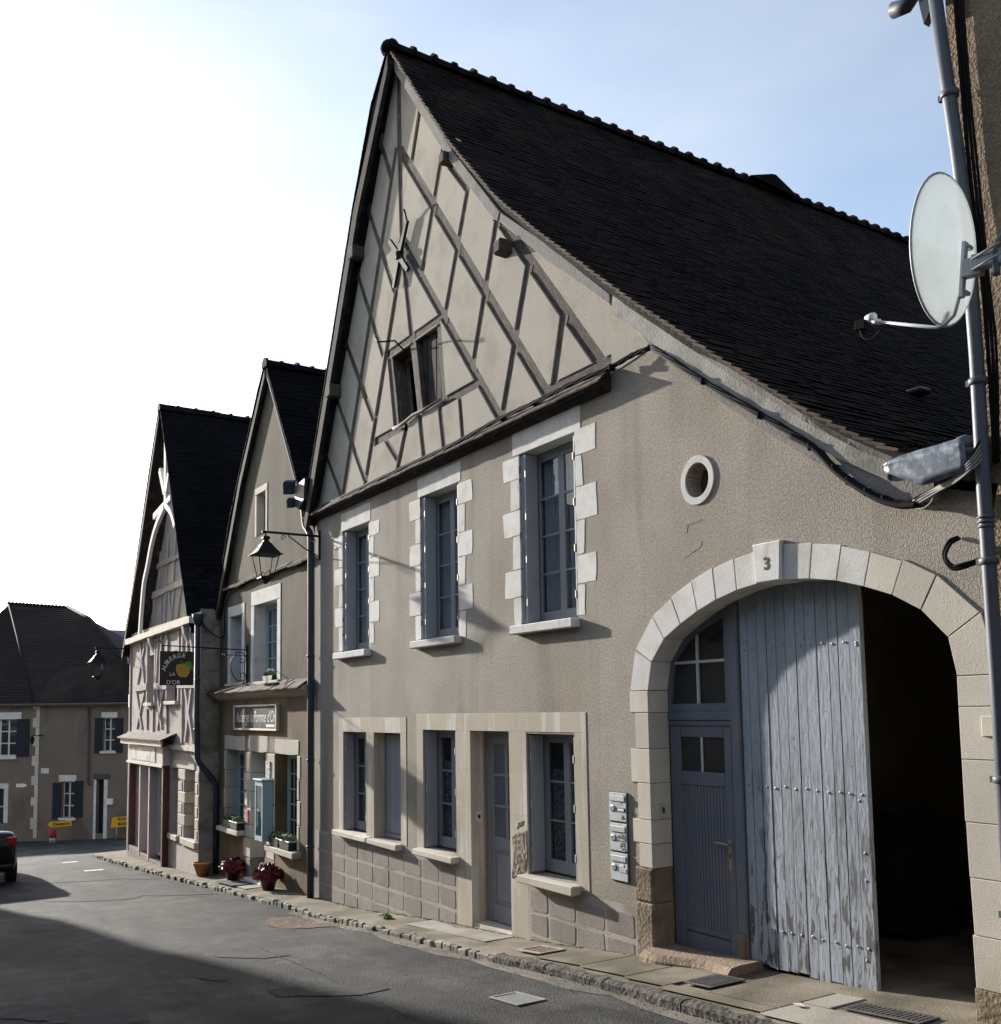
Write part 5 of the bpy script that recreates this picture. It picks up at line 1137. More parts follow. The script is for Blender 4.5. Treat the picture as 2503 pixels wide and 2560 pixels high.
# ================================================================== THINGS ON THE FACADES
# mailboxes
for k, (zb_, zt, lab) in enumerate(((1.125, 1.405, 'topmost silver mailbox with a printed leaflet, left of the arched gate'), (.85, 1.12, 'middle silver mailbox covered in torn black stickers, left of the arched gate'), (.575, .845, 'lowest silver mailbox with a blank name label, left of the arched gate'))):
    t = thing('mailbox', (-7.485, 0, zb_), lab, 'mailbox', 'mailboxes set in the wall')
    box('body', -7.62, -7.35, -.012, .05, zb_, zt, 'cast', t); box('front_panel', -7.612, -7.358, -.022, -.0125, zb_+.008, zt-.006, 'silver', t, bev=.003)
    f_ = box('letter_flap', -7.60, -7.37, -.034, -.0225, zt-.085, zt-.030, 'steel', t, bev=.004)
    bm = bmesh.new()
    m_ = Matrix.Translation((-7.555, -.024, zb_+.125)) @ Matrix.Diagonal((.042, .006, .034, 1)); bmesh.ops.create_uvsphere(bm, u_segments=14, v_segments=8, radius=1, matrix=m_)
    ov = frombm('oval_badge', bm, 'palecover', t, smooth=True)
    for q in range(4): box('badge_rib', -7.585+q*.016, -7.577+q*.016, -.032, -.027, zb_+.105, zb_+.145, 'silver', ov)
    if k == 0:
        box('printed_label', -7.58, -7.42, -.0245, -.0225, zb_+.17, zb_+.187, 'print', t); box('name_holder', -7.48, -7.375, -.028, -.0225, zb_+.10, zb_+.135, 'black', t); box('name_card', -7.472, -7.383, -.031, -.0285, zb_+.106, zb_+.129, 'white', t)
        prism('warning_mark', [(-7.43, zb_+.03), (-7.375, zb_+.035), (-7.41, zb_+.07)], -.0245, -.0225, 'black', t)
        prism('arrow_print', [(-7.60, zt-.029), (-7.38, zt-.029), (-7.39, zt-.018), (-7.59, zt-.018)], -.0245, -.0225, 'print', t)
    elif k == 1:
        box('torn_sticker', -7.49, -7.375, -.0255, -.0225, zb_+.10, zb_+.165, 'sticker', t); box('torn_sticker', -7.455, -7.39, -.025, -.0225, zb_+.035, zb_+.09, 'sticker', t); box('torn_sticker', -7.44, -7.38, -.0255, -.0225, zb_+.01, zb_+.03, 'sticker', t)
    else:
        box('name_holder', -7.48, -7.375, -.027, -.0225, zb_+.09, zb_+.125, 'steel', t); box('name_card', -7.475, -7.41, -.026, -.0225, zb_+.14, zb_+.165, 'white', t)

# cables
cb = thing('cable_bundle', (-7.3, -.1, 5.45), 'black twisted cables running along the gable ledge and down the roof verge', 'cable')
led = [(-14.2, -.13, 5.42), (-12.85, -.13, 5.43), (-11.38, -.13, 5.435), (-10.56, -.14, 5.42), (-9.91, -.14, 5.44), (-9.24, -.14, 5.465), (-8.59, -.14, 5.46), (-7.94, -.14, 5.47), (-7.3, -.10, 5.47), (-7.02, -.08, 5.50), (-6.75, -.07, 5.49)]
ver = [(-6.75, -.07, 5.49), (-6.56, -.10, 5.36), (-6.06, -.11, 4.965), (-5.44, -.11, 4.51), (-4.92, -.11, 4.12), (-4.70, -.11, 3.88), (-4.42, -.11, 3.66), (-4.22, -.11, 3.56), (-4.06, -.11, 3.53)]
for k in range(4):
    f_ = lambda P, a: [(x+.0*i, y-.008*math.cos(i*1.1+k*1.6), z+a*math.sin(i*1.1+k*1.6)) for i, (x, y, z) in enumerate(P)]
    tube('cable', f_([tuple(v) for v in spline(led, 3)], .018), .011, 'cable', cb, 6)
    tube('cable', f_([tuple(v) for v in spline(ver, 3)], .020), .013, 'cable', cb, 6)
tube('thick_sleeve', spline([(-5.15, -.115, 4.27), (-4.92, -.115, 4.11), (-4.70, -.12, 3.87), (-4.42, -.12, 3.65), (-4.22, -.12, 3.55), (-4.06, -.12, 3.52)], 5), .024, 'cable', cb, 8)
for i, (x, z) in enumerate(((-6.06, 4.96), (-5.44, 4.50), (-4.95, 4.13), (-4.74, 3.92), (-4.62, 3.80), (-4.47, 3.69), (-4.33, 3.61), (-8.6, 5.46), (-9.25, 5.46), (-10.5, 5.42), (-7.3, 5.46))):
    box('cable_clamp', x-.012, x+.012, -.14, -.06, z-.030, z+.030, 'cable', cb, bev=.006)
for k in range(5):
    a = random.uniform(-.03, .03)
    tube('loose_cable', spline([(-4.10, -.12, 3.52+.012*k), (-3.98, -.13+.01*k, 3.555+.014*k+a*.4), (-3.86, -.14, 3.59+.01*k), (-3.76, -.16, 3.61+.014*k), (-3.64, -.18, 3.66+.02*k), (-3.585, -.13, 3.74+.03*k), (-3.57, -.06, 3.95)], 5), .0075, 'greycable' if k < 4 else 'cable', cb, 6)
tube('loose_cable', spline([(-4.12, -.12, 3.51), (-4.02, -.13, 3.49), (-3.96, -.13, 3.52), (-3.94, -.12, 3.57)], 5), .006, 'greycable', cb, 6)
cl = thing('cable_loop', (-3.85, -.05, 3.1), 'short black cable loop sticking out of the wall beside the rain pipe', 'cable')
tube('cable', spline([(-3.86, -.01, 3.28), (-3.885, -.07, 3.25), (-3.91, -.10, 3.16), (-3.86, -.10, 3.07), (-3.78, -.09, 3.065), (-3.66, -.06, 3.10)], 6), .013, 'cable', cl); tube('cable', spline([(-3.85, -.01, 3.27), (-3.87, -.08, 3.23), (-3.89, -.11, 3.15), (-3.85, -.10, 3.085), (-3.78, -.10, 3.085), (-3.66, -.06, 3.11)], 6), .011, 'cable', cl)
vc = thing('wall_cables', (-3.55, -.03, 3.6), 'black cables running up the neighbouring wall beside the rain pipe', 'cable')
for k, off in enumerate((0, .03, .055)):
    tube('cable', spline([(-3.55+off*.4, -.05, 3.7), (-3.55+off, -.05, 4.4), (-3.56+off*.8, -.05, 4.9), (-3.60+off, -.045, 5.6), (-3.62+off*.9, -.045, 6.3), (-3.64+off, -.045, 7.4)], 4), .013-.002*k, 'cable', vc, 6)
# rain pipe on the neighbour
rp = thing('rain_pipe', (-3.62, -.1, .2), 'pale grey plastic rain pipe rising past the satellite dish at the right edge', 'pipe')
pp = [(-3.765, -.10, 7.3), (-3.68, -.10, 6.22), (-3.645, -.10, 5.8), (-3.615, -.10, 5.3), (-3.60, -.10, 4.4), (-3.605, -.10, 3.6), (-3.60, -.10, 3.0), (-3.595, -.10, 2.3), (-3.59, -.10, g(-3.6))]
tube('pipe', pp, .045, 'pvc', rp, 16)
for x, z in ((-3.675, 6.22), (-3.60, 4.24), (-3.60, 3.08), (-3.595, 1.72), (-3.59, .9)):
    lathe('pipe_clamp', [(.053, -.022), (.060, -.018), (.060, .018), (.053, .022)], (x, -.10, z), 'pvc', rp, 16); box('clamp_lug', x-.075, x-.05, -.12, -.09, z-.02, z+.02, 'pvc', rp)
for z in (3.30, 3.33, 3.36): lathe('pipe_ring', [(.051, -.008), (.057, 0), (.051, .008)], (-3.602, -.10, z), 'pvc', rp, 16)
tube('gutter_outlet', [(-4.06, -.10, 7.06), (-3.96, -.10, 7.03), (-3.84, -.10, 7.12), (-3.74, -.10, 7.25)], .055, 'zincpipe', rp, 12)
prism('outlet_bracket', [(-3.86, 7.1), (-3.74, 7.1), (-3.76, 6.88), (-3.82, 6.80), (-3.845, 6.95)], -.12, -.06, 'zincpipe', rp)
# zinc flashing and hopper
zf = thing('zinc_flashing', (-4, -.05, 3.65), 'crumpled zinc flashing sheet at the foot of the big roof beside the rain pipe', 'flashing')
n = 14; vs, fs = [], []
for i in range(n+1):
    t = i/n; x = -4.26+(.60)*t; zt = 3.83+.03*min(1, t*5)*1+.02*t; zb_ = 3.78-.15*min(1, t*2.2)+.06*max(0, t-.5)
    for j in range(5):
        s = j/4; vs.append((x, -.185-.004*math.sin(i*1.1+j*1.7)-.015*s, zb_+(zt-zb_)*s))
for i in range(n):
    for j in range(4): k = i*5+j; fs.append((k, k+5, k+6, k+1))
o = frompy('zinc_sheet', vs, fs, 'zinc', zf, smooth=True); sm = o.modifiers.new('thickness', 'SOLIDIFY'); sm.thickness = .006; sm.offset = -1
hp = thing('rain_hopper', (-3.73, -.1, 3.7), 'small grey plastic rain hopper with domed cap behind the pipe', 'pipe')
lathe('hopper_cone', [(.04, -.16), (.075, -.06), (.078, .0), (.082, .005), (.082, .035), (.075, .04)], (-3.735, -.055, 3.79), 'pvc', hp, 18); lathe('hopper_cap', [(.07, 0), (.068, .05), (.05, .085), (.015, .10)], (-3.745, -.05, 3.832), 'pvc', hp, 18)

# satellite dish
sd = thing('satellite_dish', (-3.45, -.5, 4.75), 'whitish satellite dish seen from behind with its receiver arm pointing left', 'dish')
axis = Vector((-.985, -.13, .12)).normalized(); side = axis.cross(Vector((0, 0, 1))).normalized(); upv = side.cross(axis).normalized()
cen = Vector((-3.525, -.5, 4.985)); bm = bmesh.new(); rings = []; n = 40
for layer, off in ((0, 0), (1, -.012)):
    for r in (.03, .12, .22, .31, .38, .42, .435):
        dep = .10*(1-(r/.435)**2)+off*(1 if r < .43 else 0)*-1
        rings.append((layer, [bm.verts.new(cen-axis*dep+side*(r*.93*math.cos(2*math.pi*k/n))+upv*(r*1.06*math.sin(2*math.pi*k/n))) for k in range(n)]))
for l in (0, 1):
    rr = [r for q, r in rings if q == l]
    for i in range(len(rr)-1):
        for k in range(n): bm.faces.new((rr[i][k], rr[i][(k+1) % n], rr[i+1][(k+1) % n], rr[i+1][k]))
    bm.faces.new(rr[0])
a, b = [r for q, r in rings if q == 0][-1], [r for q, r in rings if q == 1][-1]
for k in range(n): bm.faces.new((a[k], a[(k+1) % n], b[(k+1) % n], b[k]))
frombm('reflector', bm, 'dishclear', sd, smooth=True)
bm = bmesh.new(); bm_tube(bm, [cen+side*(.405*math.cos(2*math.pi*k/n))+upv*(.461*math.sin(2*math.pi*k/n)) for k in range(n+1)], .008, 6); frombm('rim', bm, 'dish', sd, smooth=True)
bk = cen-axis*.13-upv*.15
def obox(name, c, s, m, parent):
    bm = bmesh.new(); vs = bm_box(bm, -1, 1, -1, 1, -1, 1)
    for v in vs: v.co = c+axis*(v.co.x*s[0])+side*(v.co.y*s[1])+upv*(v.co.z*s[2])
    bmesh.ops.bevel(bm, geom=list(bm.edges), offset=.003, segments=1, affect='EDGES'); return frombm(name, bm, m, parent)
obox('back_bracket', bk, (.012, .022, .17), 'silver', sd); obox('bracket_lug', bk+upv*.15+side*.04, (.016, .04, .012), 'silver', sd); obox('bracket_lug', bk-upv*.13+side*.04, (.016, .04, .012), 'silver', sd)
obox('tilt_bracket', bk-axis*.06-side*.0, (.06, .03, .055), 'palecover', sd)
mast = Vector((-3.20, -.50, 4.83))
obox('pole_clamp', (bk-axis*.12+mast)/2, (.10, .03, .045), 'palecover', sd)
for dz in (-.03, .035): tube('clamp_bolt', [bk-axis*.08+Vector((0, -.05, dz)), mast+Vector((.06, -.05, dz))], .007, 'steel', sd, 6)
tube('wall_mast', spline([(-3.20, -.50, 4.70), (-3.20, -.50, 4.84), (-3.17, -.47, 4.93), (-3.10, -.40, 4.96), (-3.0, -.25, 4.96), (-2.95, .0, 4.96)], 5), .021, 'pvc', sd, 12)
base_p = cen-upv*.40-axis*.06; lnb = cen+axis*.475-upv*.33
tube('receiver_arm', [bk-upv*.1, base_p-axis*.03-upv*.02, base_p+axis*.03-upv*.07, base_p+axis*.08-upv*.075, lnb+Vector((.06, 0, -.045))], .011, 'dish', sd, 8)
tube('receiver_neck', [lnb+Vector((.07, 0, -.05)), lnb+Vector((.02, 0, -.03))], .02, 'dish', sd, 8)
bm = bmesh.new(); bm_tube(bm, [lnb+axis*.03, lnb-axis*.012, lnb-axis*.035], [.022, .034, .030], 14); frombm('receiver_horn', bm, 'dish', sd, smooth=True)
obox('receiver_body', lnb+axis*.06-upv*.035, (.035, .025, .03), 'cable', sd); tube('receiver_cable', spline([lnb+axis*.07-upv*.06, lnb+axis*.04-upv*.12, lnb-axis*.02-upv*.14, lnb-axis*.09-upv*.085], 4), .006, 'cable', sd, 6)

# downpipe between the main house and the inn, with its hopper
dp = thing('rain_pipe', (-15.12, -.08, -.7), 'dark zinc downpipe between the inn and the tall timbered house', 'pipe')
tube('pipe', spline([(-15.38, -.12, 5.6), (-15.38, -.11, 5.45), (-15.33, -.10, 5.24), (-15.20, -.09, 5.12), (-15.13, -.09, 5.0)], 4)+[Vector((-15.12, -.09, z)) for z in (4., 2., .5, g(-15.1))], .055, 'zincpipe', dp, 12)
for z in (3.1, 1.45, .1): lathe('pipe_clamp', [(.057, -.02), (.066, -.015), (.066, .015), (.057, .02)], (-15.12, -.09, z), 'zincpipe', dp, 12)
prism('hopper', [(-15.52, 5.92), (-15.02, 5.98), (-15.06, 5.62), (-15.30, 5.5), (-15.44, 5.56)], -.24, .02, 'zincpipe', dp, bev=.015)
d2 = thing('rain_pipe', (-20.38, -.1, -1), 'dark zinc downpipe bending in the corner between the pink house and the inn', 'pipe')
tube('pipe', [(-20.36, -.47, 4.05), (-20.36, -.46, 2.1), (-20.36, -.44, 1.32), (-20.34, -.40, 1.22), (-20.33, -.12, .88), (-20.33, -.07, .78), (-20.33, -.06, g(-20.4))], .055, 'zincpipe', d2, 12)
lathe('hopper', [(.055, -.1), (.11, .05), (.12, .14), (.10, .15)], (-20.36, -.46, 4.08), 'zincpipe', d2, 12)
for z in (2.9, 1.9, .4): lathe('pipe_clamp', [(.057, -.02), (.066, 0), (.057, .02)], (-20.36 if z > 1 else -20.33, -.46 if z > 1 else -.065, z), 'zincpipe', d2, 10)
# floodlights on the hopper
for loc, lab, s in (((-15.70, -.24, 5.95), 'upper square floodlight beside the hopper, bright in the sun', .12), ((-15.56, -.26, 5.66), 'lower small floodlight tilted down below the hopper', .085)):
    t = thing('floodlight', loc, lab, 'floodlight', 'floodlights at the downpipe head')
    o = box('housing', -s, s, -s*.7, s*.7, -s*.9, s*.9, 'zincpipe', None, bev=.012); o.location = loc; o.rotation_euler = (0, .35, -.5); o.parent = t; o.matrix_parent_inverse = WM(t).inverted()
    o2 = box('lens', -s*.9, s*.9, -.006, .006, -s*.8, s*.8, 'steel', None); o2.location = Vector(loc)+Vector((-s*.35, -s*.68, -.02)); o2.rotation_euler = (0, .35, -.5); o2.parent = t; o2.matrix_parent_inverse = WM(t).inverted()
    tube('bracket', [Vector(loc)+Vector((.08, .05, 0)), Vector(loc)+Vector((.2, .1, -.02)), (-15.33, -.1, loc[2]-.06)], .014, 'iron', t, 6)

# lanterns on brackets
def lantern(loc, arm, lab, wall_y, scale=1.):
    """loc = hanging point; arm reaches back to the wall at wall_y"""
    x, y, z = loc; t = thing('street_lamp', (x, wall_y, z), lab, 'street lamp', 'bracket lanterns')
    box('wall_plate', x-.03, x+.03, wall_y-.022, wall_y-.002, z-.38, z+.10, 'iron', t, bev=.006)
    box('bracket_arm', x-.015, x+.015, y-.06, wall_y-.02, z-.015, z+.018, 'iron', t)
    tube('bracket_stay', [(x, wall_y-.02, z-.33), (x, wall_y-.25, z-.22), (x, wall_y-.55, z-.02)], .010, 'iron', t, 6)
    for yy, zz, r in ((wall_y-.62, z-.07, .045), (wall_y-.12, z-.1, .05)):
        tube('scroll', [(x, yy+r*(1-k/18)*math.cos(k*.5), zz+r*(1-k/18)*math.sin(k*.5)) for k in range(16)], .007, 'iron', t, 6)
    tube('hanger', [(x, y, z), (x, y, z-.09)], .012, 'iron', t, 6)
    def pyr(name, levels, m):
        bm = bmesh.new(); rows = []
        for r, h in levels: rows.append([bm.verts.new((x+a*r, y+b*r, z+h)) for a, b in ((-1, -1), (1, -1), (1, 1), (-1, 1))])
        for i in range(len(rows)-1):
            for k in range(4): bm.faces.new((rows[i][k], rows[i][(k+1) % 4], rows[i+1][(k+1) % 4], rows[i+1][k]))
        bm.faces.new(rows[0][::-1]); bm.faces.new(rows[-1]); return frombm(name, bm, m, t)
    pyr('cap', [(.03, -.06), (.055, -.085), (.055, -.11), (.035, -.125), (.05, -.16), (.075, -.19)], 'iron')
    pyr('lamp_roof', [(.075, -.185), (.10, -.23), (.185, -.345), (.215, -.355), (.215, -.365), (.0, -.36)], 'iron')
    for a, b in ((-1, -1), (1, -1), (1, 1), (-1, 1)): tube('cage_bar', [(x+a*.165, y+b*.165, z-.36), (x+a*.095, y+b*.095, z-.72)], .008, 'iron', t, 6)
    pyr('base', [(.10, -.715), (.105, -.735), (.06, -.76), (.045, -.79), (.01, -.82)], 'iron')
    return t
lantern((-14.96, -.90, 5.02), None, 'black four-sided lantern on an iron arm at the corner of the tall timbered house', 0.)
l2 = lantern((-27.15, -1.15, 3.93), None, 'smaller looking black lantern at the far left corner of the pink house', BY)

# hanging inn sign with wrought bracket
hs_ = thing('hanging_sign', (-18.6, 0, 3.1), 'dark square hanging inn sign with a golden apple on a wrought iron bracket', 'sign')
X = -18.6
box('sign_board', X-.015, X+.015, -1.62, -1.01, 2.735, 3.355, 'signblack', hs_, bev=.004)
tube('bracket_arm', [(X, -.01, 3.40), (X, -.6, 3.425), (X, -1.6, 3.46)], .011, 'iron', hs_, 6)
tube('arm_curl', [(X, -1.62+.035*math.sin(k*.45)-.02, 3.50-.04*math.cos(k*.45)) for k in range(11)], .009, 'iron', hs_, 6)
tube('lower_rod', [(X, -.02, 3.29), (X, -.42, 3.305)], .007, 'iron', hs_, 6)
tube('lower_curl', [(X, -.44-.04*math.sin(k*.5)*(1-k/16), 3.30+.04*math.cos(k*.5)*(1-k/16)) for k in range(13)], .008, 'iron', hs_, 6)
box('wall_bar', X-.018, X+.018, -.035, -.002, 2.78, 3.50, 'iron', hs_)
tube('scroll', spline([(X, -.10, 3.22), (X, -.15, 3.24), (X, -.16, 3.19), (X, -.10, 3.16), (X, -.04, 3.20), (X, -.035, 3.29), (X, -.12, 3.36), (X, -.24, 3.32), (X, -.32, 3.14), (X, -.29, 2.95), (X, -.20, 2.83), (X, -.09, 2.82), (X, -.03, 2.88), (X, -.06, 2.96), (X, -.13, 2.95), (X, -.12, 2.90)], 5), .010, 'iron', hs_, 6)
for y in (-1.55, -1.08): tube('hook', [(X, y, 3.44), (X, y, 3.35)], .005, 'iron', hs_, 5)
xf = X+.0165
lett = 'AUBERGE'; cy_, cz_, rad = -1.21, 2.97, .30
for i, ch in enumerate(lett):
    ang = R(172-i*14.2); ra = .335
    yy = cy_+ra*math.cos(ang); zz = cz_+ra*.86*math.sin(ang)+.02; tang = Vector((0, math.sin(ang), -math.cos(ang)*.86)).normalized(); nrm = Vector((0, -tang.z, tang.y))
    text('sign_letter', ch, .115, 'white', hs_, (xf, yy, zz), tang, nrm, extrude=.001)
text('sign_word', 'LA', .09, 'white', hs_, (xf, -1.395, 2.935), (0, 1, 0), (0, 0, 1), extrude=.001); text('sign_word', "D'OR", .105, 'white', hs_, (xf, -1.375, 2.785), (0, 1, 0), (0, 0, 1), extrude=.001)
ap = [(-.02, .115), (.03, .125), (.075, .12), (.115, .085), (.13, .03), (.12, -.03), (.095, -.08), (.06, -.12), (.025, -.125), (0, -.115), (-.03, -.125), (-.07, -.105), (-.105, -.06), (-.125, 0), (-.13, .06), (-.11, .105), (-.07, .12)]
prism('apple', [(-1.205+a, 3.005+b) for a, b in ap], xf, xf+.002, 'gold', hs_, axis='X')
prism('apple_leaf', [(-1.20, 3.125), (-1.17, 3.155), (-1.12, 3.175), (-1.07, 3.165), (-1.045, 3.11), (-1.03, 3.06), (-1.035, 3.0), (-1.06, 3.03), (-1.09, 3.08), (-1.13, 3.11), (-1.17, 3.115)], xf, xf+.003, 'leafgreen', hs_, axis='X')
prism('apple_stalk', [(-1.215, 3.11), (-1.20, 3.11), (-1.20, 3.15), (-1.235, 3.165), (-1.26, 3.18), (-1.265, 3.17), (-1.225, 3.15)], xf, xf+.0025, 'leafgreen', hs_, axis='X')
# flat sign on the inn
ws = thing('shop_sign', (-18, 0, 2.1), 'long grey framed sign with white script lettering above the inn door', 'sign')
box('sign_panel', -19.17, -16.82, -.05, -.012, 1.92, 2.33, 'signslate', ws)
for a, b, c, d in ((-19.21, -16.78, 2.325, 2.36), (-19.21, -16.78, 1.89, 1.925), (-19.21, -19.165, 1.925, 2.325), (-16.825, -16.78, 1.925, 2.325)): box('sign_frame', a, b, -.075, -.008, c, d, 'signframe', ws, bev=.004)
text('sign_lettering', "Auberge la Pomme d'Or", .30, 'white', ws, (-17.99, -.052, 2.13), (1, 0, 0), (0, 0, 1), shear=.28, extrude=.001, sx=.74)
box('sign_sticker', -17.36, -16.92, -.0545, -.0505, 1.955, 2.005, 'white', ws)
# glazed menu case
mc = thing('menu_case', (-17.3, 0, 0), 'tall aqua glazed menu case fixed beside the inn door', 'display case')
bm = bmesh.new()
for a, b, c, d in ((-17.50, -17.10, .93, 1.02), (-17.50, -17.10, -.02, .06), (-17.50, -17.46, .06, .93), (-17.14, -17.10, .06, .93)): bm_box(bm, a, b, -.20, -.015, c, d)
frombm('case_frame', bm, 'aqua', mc); box('case_back', -17.46, -17.14, -.05, -.03, .06, .93, 'bluedoor', mc); box('case_glass', -17.459, -17.141, -.19, -.185, .061, .929, 'clear', mc); box('menu_sheet', -17.42, -17.18, -.055, -.0505, .25, .8, 'aqua', mc); box('case_cornice', -17.54, -17.06, -.23, -.015, 1.021, 1.05, 'aqua', mc, bev=.006)
# window boxes
k = 0
for x0, x1, z, y, lab, sp in ((-19.70, -19.22, .012, -.10, 'left of the two window boxes on the shaded inn window sill', 0), (-19.18, -18.72, .012, -.12, 'right of the two window boxes on the shaded inn window sill', 1), (-16.98, -16.52, -.068, -.10, 'dark window box of dark leaves behind the menu case, on the sunny inn sill', 2), (-16.46, -15.98, -.068, -.11, 'dark window box with bright green leaves, rightmost on the sunny inn sill', 3)):
    t = thing('window_box', ((x0+x1)/2, y, z), lab, 'window box', 'window boxes on the inn sills')
    prism('trough', [(x0+.03, z), (x1-.03, z), (x1, z+.15), (x0, z+.15)], y-.02, y+.15, 'darkpot', t, bev=.006); box('trough_rim', x0-.01, x1+.01, y-.03, y+.16, z+.135, z+.155, 'darkpot' if sp % 2 == 0 else 'silver', t, bev=.004)
    leaves('foliage', ((x0+x1)/2, y+.06, z+.17), ((x1-x0)/2, .10, .12), 150, .035, 'leaf', t, seed=30+sp)
    if sp in (1, 3): leaves('blossom', ((x0+x1)/2, y+.04, z+.22), ((x1-x0)/2.4, .08, .07), 24, .022, 'petal', t, seed=60+sp)
t = thing('window_box', (-17.35, -.02, 2.8), 'small pot of white flowers on the upper inn window sill', 'flower pot')
prism('trough', [(-17.55, 2.785), (-17.1, 2.785), (-17.06, 2.87), (-17.59, 2.87)], -.05, .10, 'darkpot', t); leaves('foliage', (-17.33, .02, 2.89), (.25, .09, .10), 110, .032, 'leaf', t, seed=41); leaves('blossom', (-17.3, .0, 2.95), (.10, .06, .06), 30, .025, 'petal', t, seed=42)
# flower pots on the pavement
for (x, y), lab, sd_ in (((-18.72, -.20), 'bushy burgundy plant in a pot left of the inn door mat', 50), ((-16.75, -.20), 'bushy burgundy plant in a pot right of the inn door', 51)):
    z = g(x); t = thing('potted_plant', (x, y, z), lab, 'potted plant', 'burgundy plants by the inn door')
    lathe('pot', [(.10, 0), (.14, .16), (.155, .17), (.155, .20), (.12, .19)], (x, y, z+.002), 'maroon', t, 14)
    leaves('foliage', (x, y, z+.23), (.29, .24, .24), 230, .075, 'burgundy', t, seed=sd_); leaves('stems', (x, y, z+.2), (.14, .14, .14), 60, .04, 'darkpot', t, seed=sd_+9)
    if sd_ == 51: leaves('blossom', (x, y-.1, z+.42), (.10, .05, .06), 14, .03, 'petal', t, seed=77)
tp = thing('flower_pot', (-20.52, -.58, g(-20.5)), 'empty orange terracotta pot at the corner of the pink house', 'flower pot')
tp.location = (-20.2, -.36, g(-20.2)); lathe('pot', [(.10, 0), (.165, .21), (.185, .22), (.19, .26), (.17, .262), (.155, .22)], (-20.2, -.36, g(-20.2)+.003), 'terracotta', tp, 20); lathe('soil', [(.155, 0), (.15, .01)], (-20.2, -.36, g(-20.2)+.215), 'gravel', tp, 16)
dm = prism('door_mat', [(-18.75, -.52), (-17.75, -.52), (-17.75, -.14), (-18.75, -.14)], g(-18.25)+.014, g(-18.25)+.022, 'mat', None, axis='Z'); tag(dm, 'dark grey mat lying on the pavement outside the inn door', 'door mat')
for v in dm.data.vertices: v.co.z += g(v.co.x+dm.location.x)-g(dm.location.x)
# covers in pavement and road
def cover(name, pts, z0, m, lab, cat, bars=0, barm='cast', frame=.03):
    xs_ = [p[0] for p in pts]; ys_ = [p[1] for p in pts]; x0, x1, y0, y1 = min(xs_), max(xs_), min(ys_), max(ys_)
    sk = lambda x, y: x+(y-y0)*.0
    t = thing(name, ((x0+x1)/2, (y0+y1)/2, z0), lab, cat)
    def drop(o):
        for v in o.data.vertices: v.co.z += g(v.co.x+o.location.x)-g((x0+x1)/2)
        return o
    drop(box('plate', x0+frame, x1-frame, y0+frame, y1-frame, z0, z0+.006, m, t))
    for a, b, c, d in ((x0, x1, y0, y0+frame-.002), (x0, x1, y1-frame+.002, y1), (x0, x0+frame-.002, y0+frame, y1-frame), (x1-frame+.002, x1, y0+frame, y1-frame)): drop(box('frame', a, b, c, d, z0, z0+.012, barm, t, bev=.003))
    for k in range(bars):
        xx = x0+frame+(x1-x0-2*frame)*(k+.5)/bars; w = (x1-x0-2*frame)/bars*.3
        drop(box('bar', xx-w, xx+w, y0+frame, y1-frame, z0+.006, z0+.014, barm, t))
    return t
cover('drain_grate', [(-8.52, -.52), (-8.10, -.20)], g(-8.3)+.006, 'gravel', 'rusty square drain cover in the pavement below the mailbox wall', 'drain cover', 0, 'pavenew', .045)
cover('drain_grate', [(-6.05, -.56), (-5.74, -.18)], g(-5.9)+.012, 'black', 'dark slotted drain grate in front of the small gate door', 'drain grate', 9)
cover('drain_grate', [(-4.68, -.37), (-4.08, -.15)], g(-4.4)+.006, 'cast', 'long flat ribbed cover in the pavement before the open gateway', 'drain cover', 14)
rz = road_z(-7., -1.5)
t = cover('utility_cover', [(-7.24, -1.62), (-6.80, -1.34)], rz+.001, 'palecover', 'pale metal utility cover set in the dark road', 'cover', 0, 'pavenew', .03)
# rubbish in the kerb and a fallen leaf
lf = frompy('fallen_leaf', [(-4.98, -.52, g(-4.95)+.022), (-4.92, -.56, g(-4.95)+.03), (-4.86, -.53, g(-4.9)+.022), (-4.92, -.49, g(-4.9)+.028)], [(0, 1, 2, 3)], 'signframe'); tag(lf, 'single dry yellow leaf on the pavement before the gate', 'leaf')
wd_ = leaves('weed_tuft', (-11.95, -.30, g(-11.95)+.01), (.16, .06, .05), 60, .03, 'leaf', None, seed=91); tag(wd_, 'small green weed tuft growing on the pavement near the pink-grey plinth', 'weed')

# yellow road signs in the distance
s1 = thing('detour_sign', (-46, .6, -3.0), 'yellow arrow shaped detour sign pointing left before the corner house', 'road sign', 'yellow detour signs')
prism('sign_plate', [(.39, -2.30), (.52, -2.42), (1.32, -2.40), (1.33, -2.18), (.50, -2.19)], -46.02, -45.98, 'yellow', s1, axis='X'); text('lettering', 'Déviation', .17, 'black', s1, (-45.975, .92, -2.30), (0, 1, .02), (0, 0, 1), extrude=.001, bold=.004)
lathe('stand_drum', [(.13, .1), (.13, .3), (.11, .42), (.08, .44)], (-46.05, .62, -2.95), 'red', s1, 14); lathe('stand_base', [(.14, -.16), (.14, .05), (.12, .1)], (-46.05, .62, -2.95), 'palecover', s1, 14)
s2 = thing('detour_sign', (-44, 3, -2.9), 'yellow rectangular road closed sign half hidden behind the pink house', 'road sign', 'yellow detour signs')
prism('sign_plate', [(2.50, -2.40), (3.75, -2.38), (3.80, -1.97), (2.58, -1.98)], -44.02, -43.98, 'yellow', s2, axis='X')
text('lettering', 'ROUTE', .17, 'black', s2, (-43.975, 3.05, -2.08), (0, 1, 0), (0, 0, 1), extrude=.001, bold=.005); text('lettering', 'BARREE', .17, 'black', s2, (-43.975, 3.08, -2.28), (0, 1, 0), (0, 0, 1), extrude=.001, bold=.005)
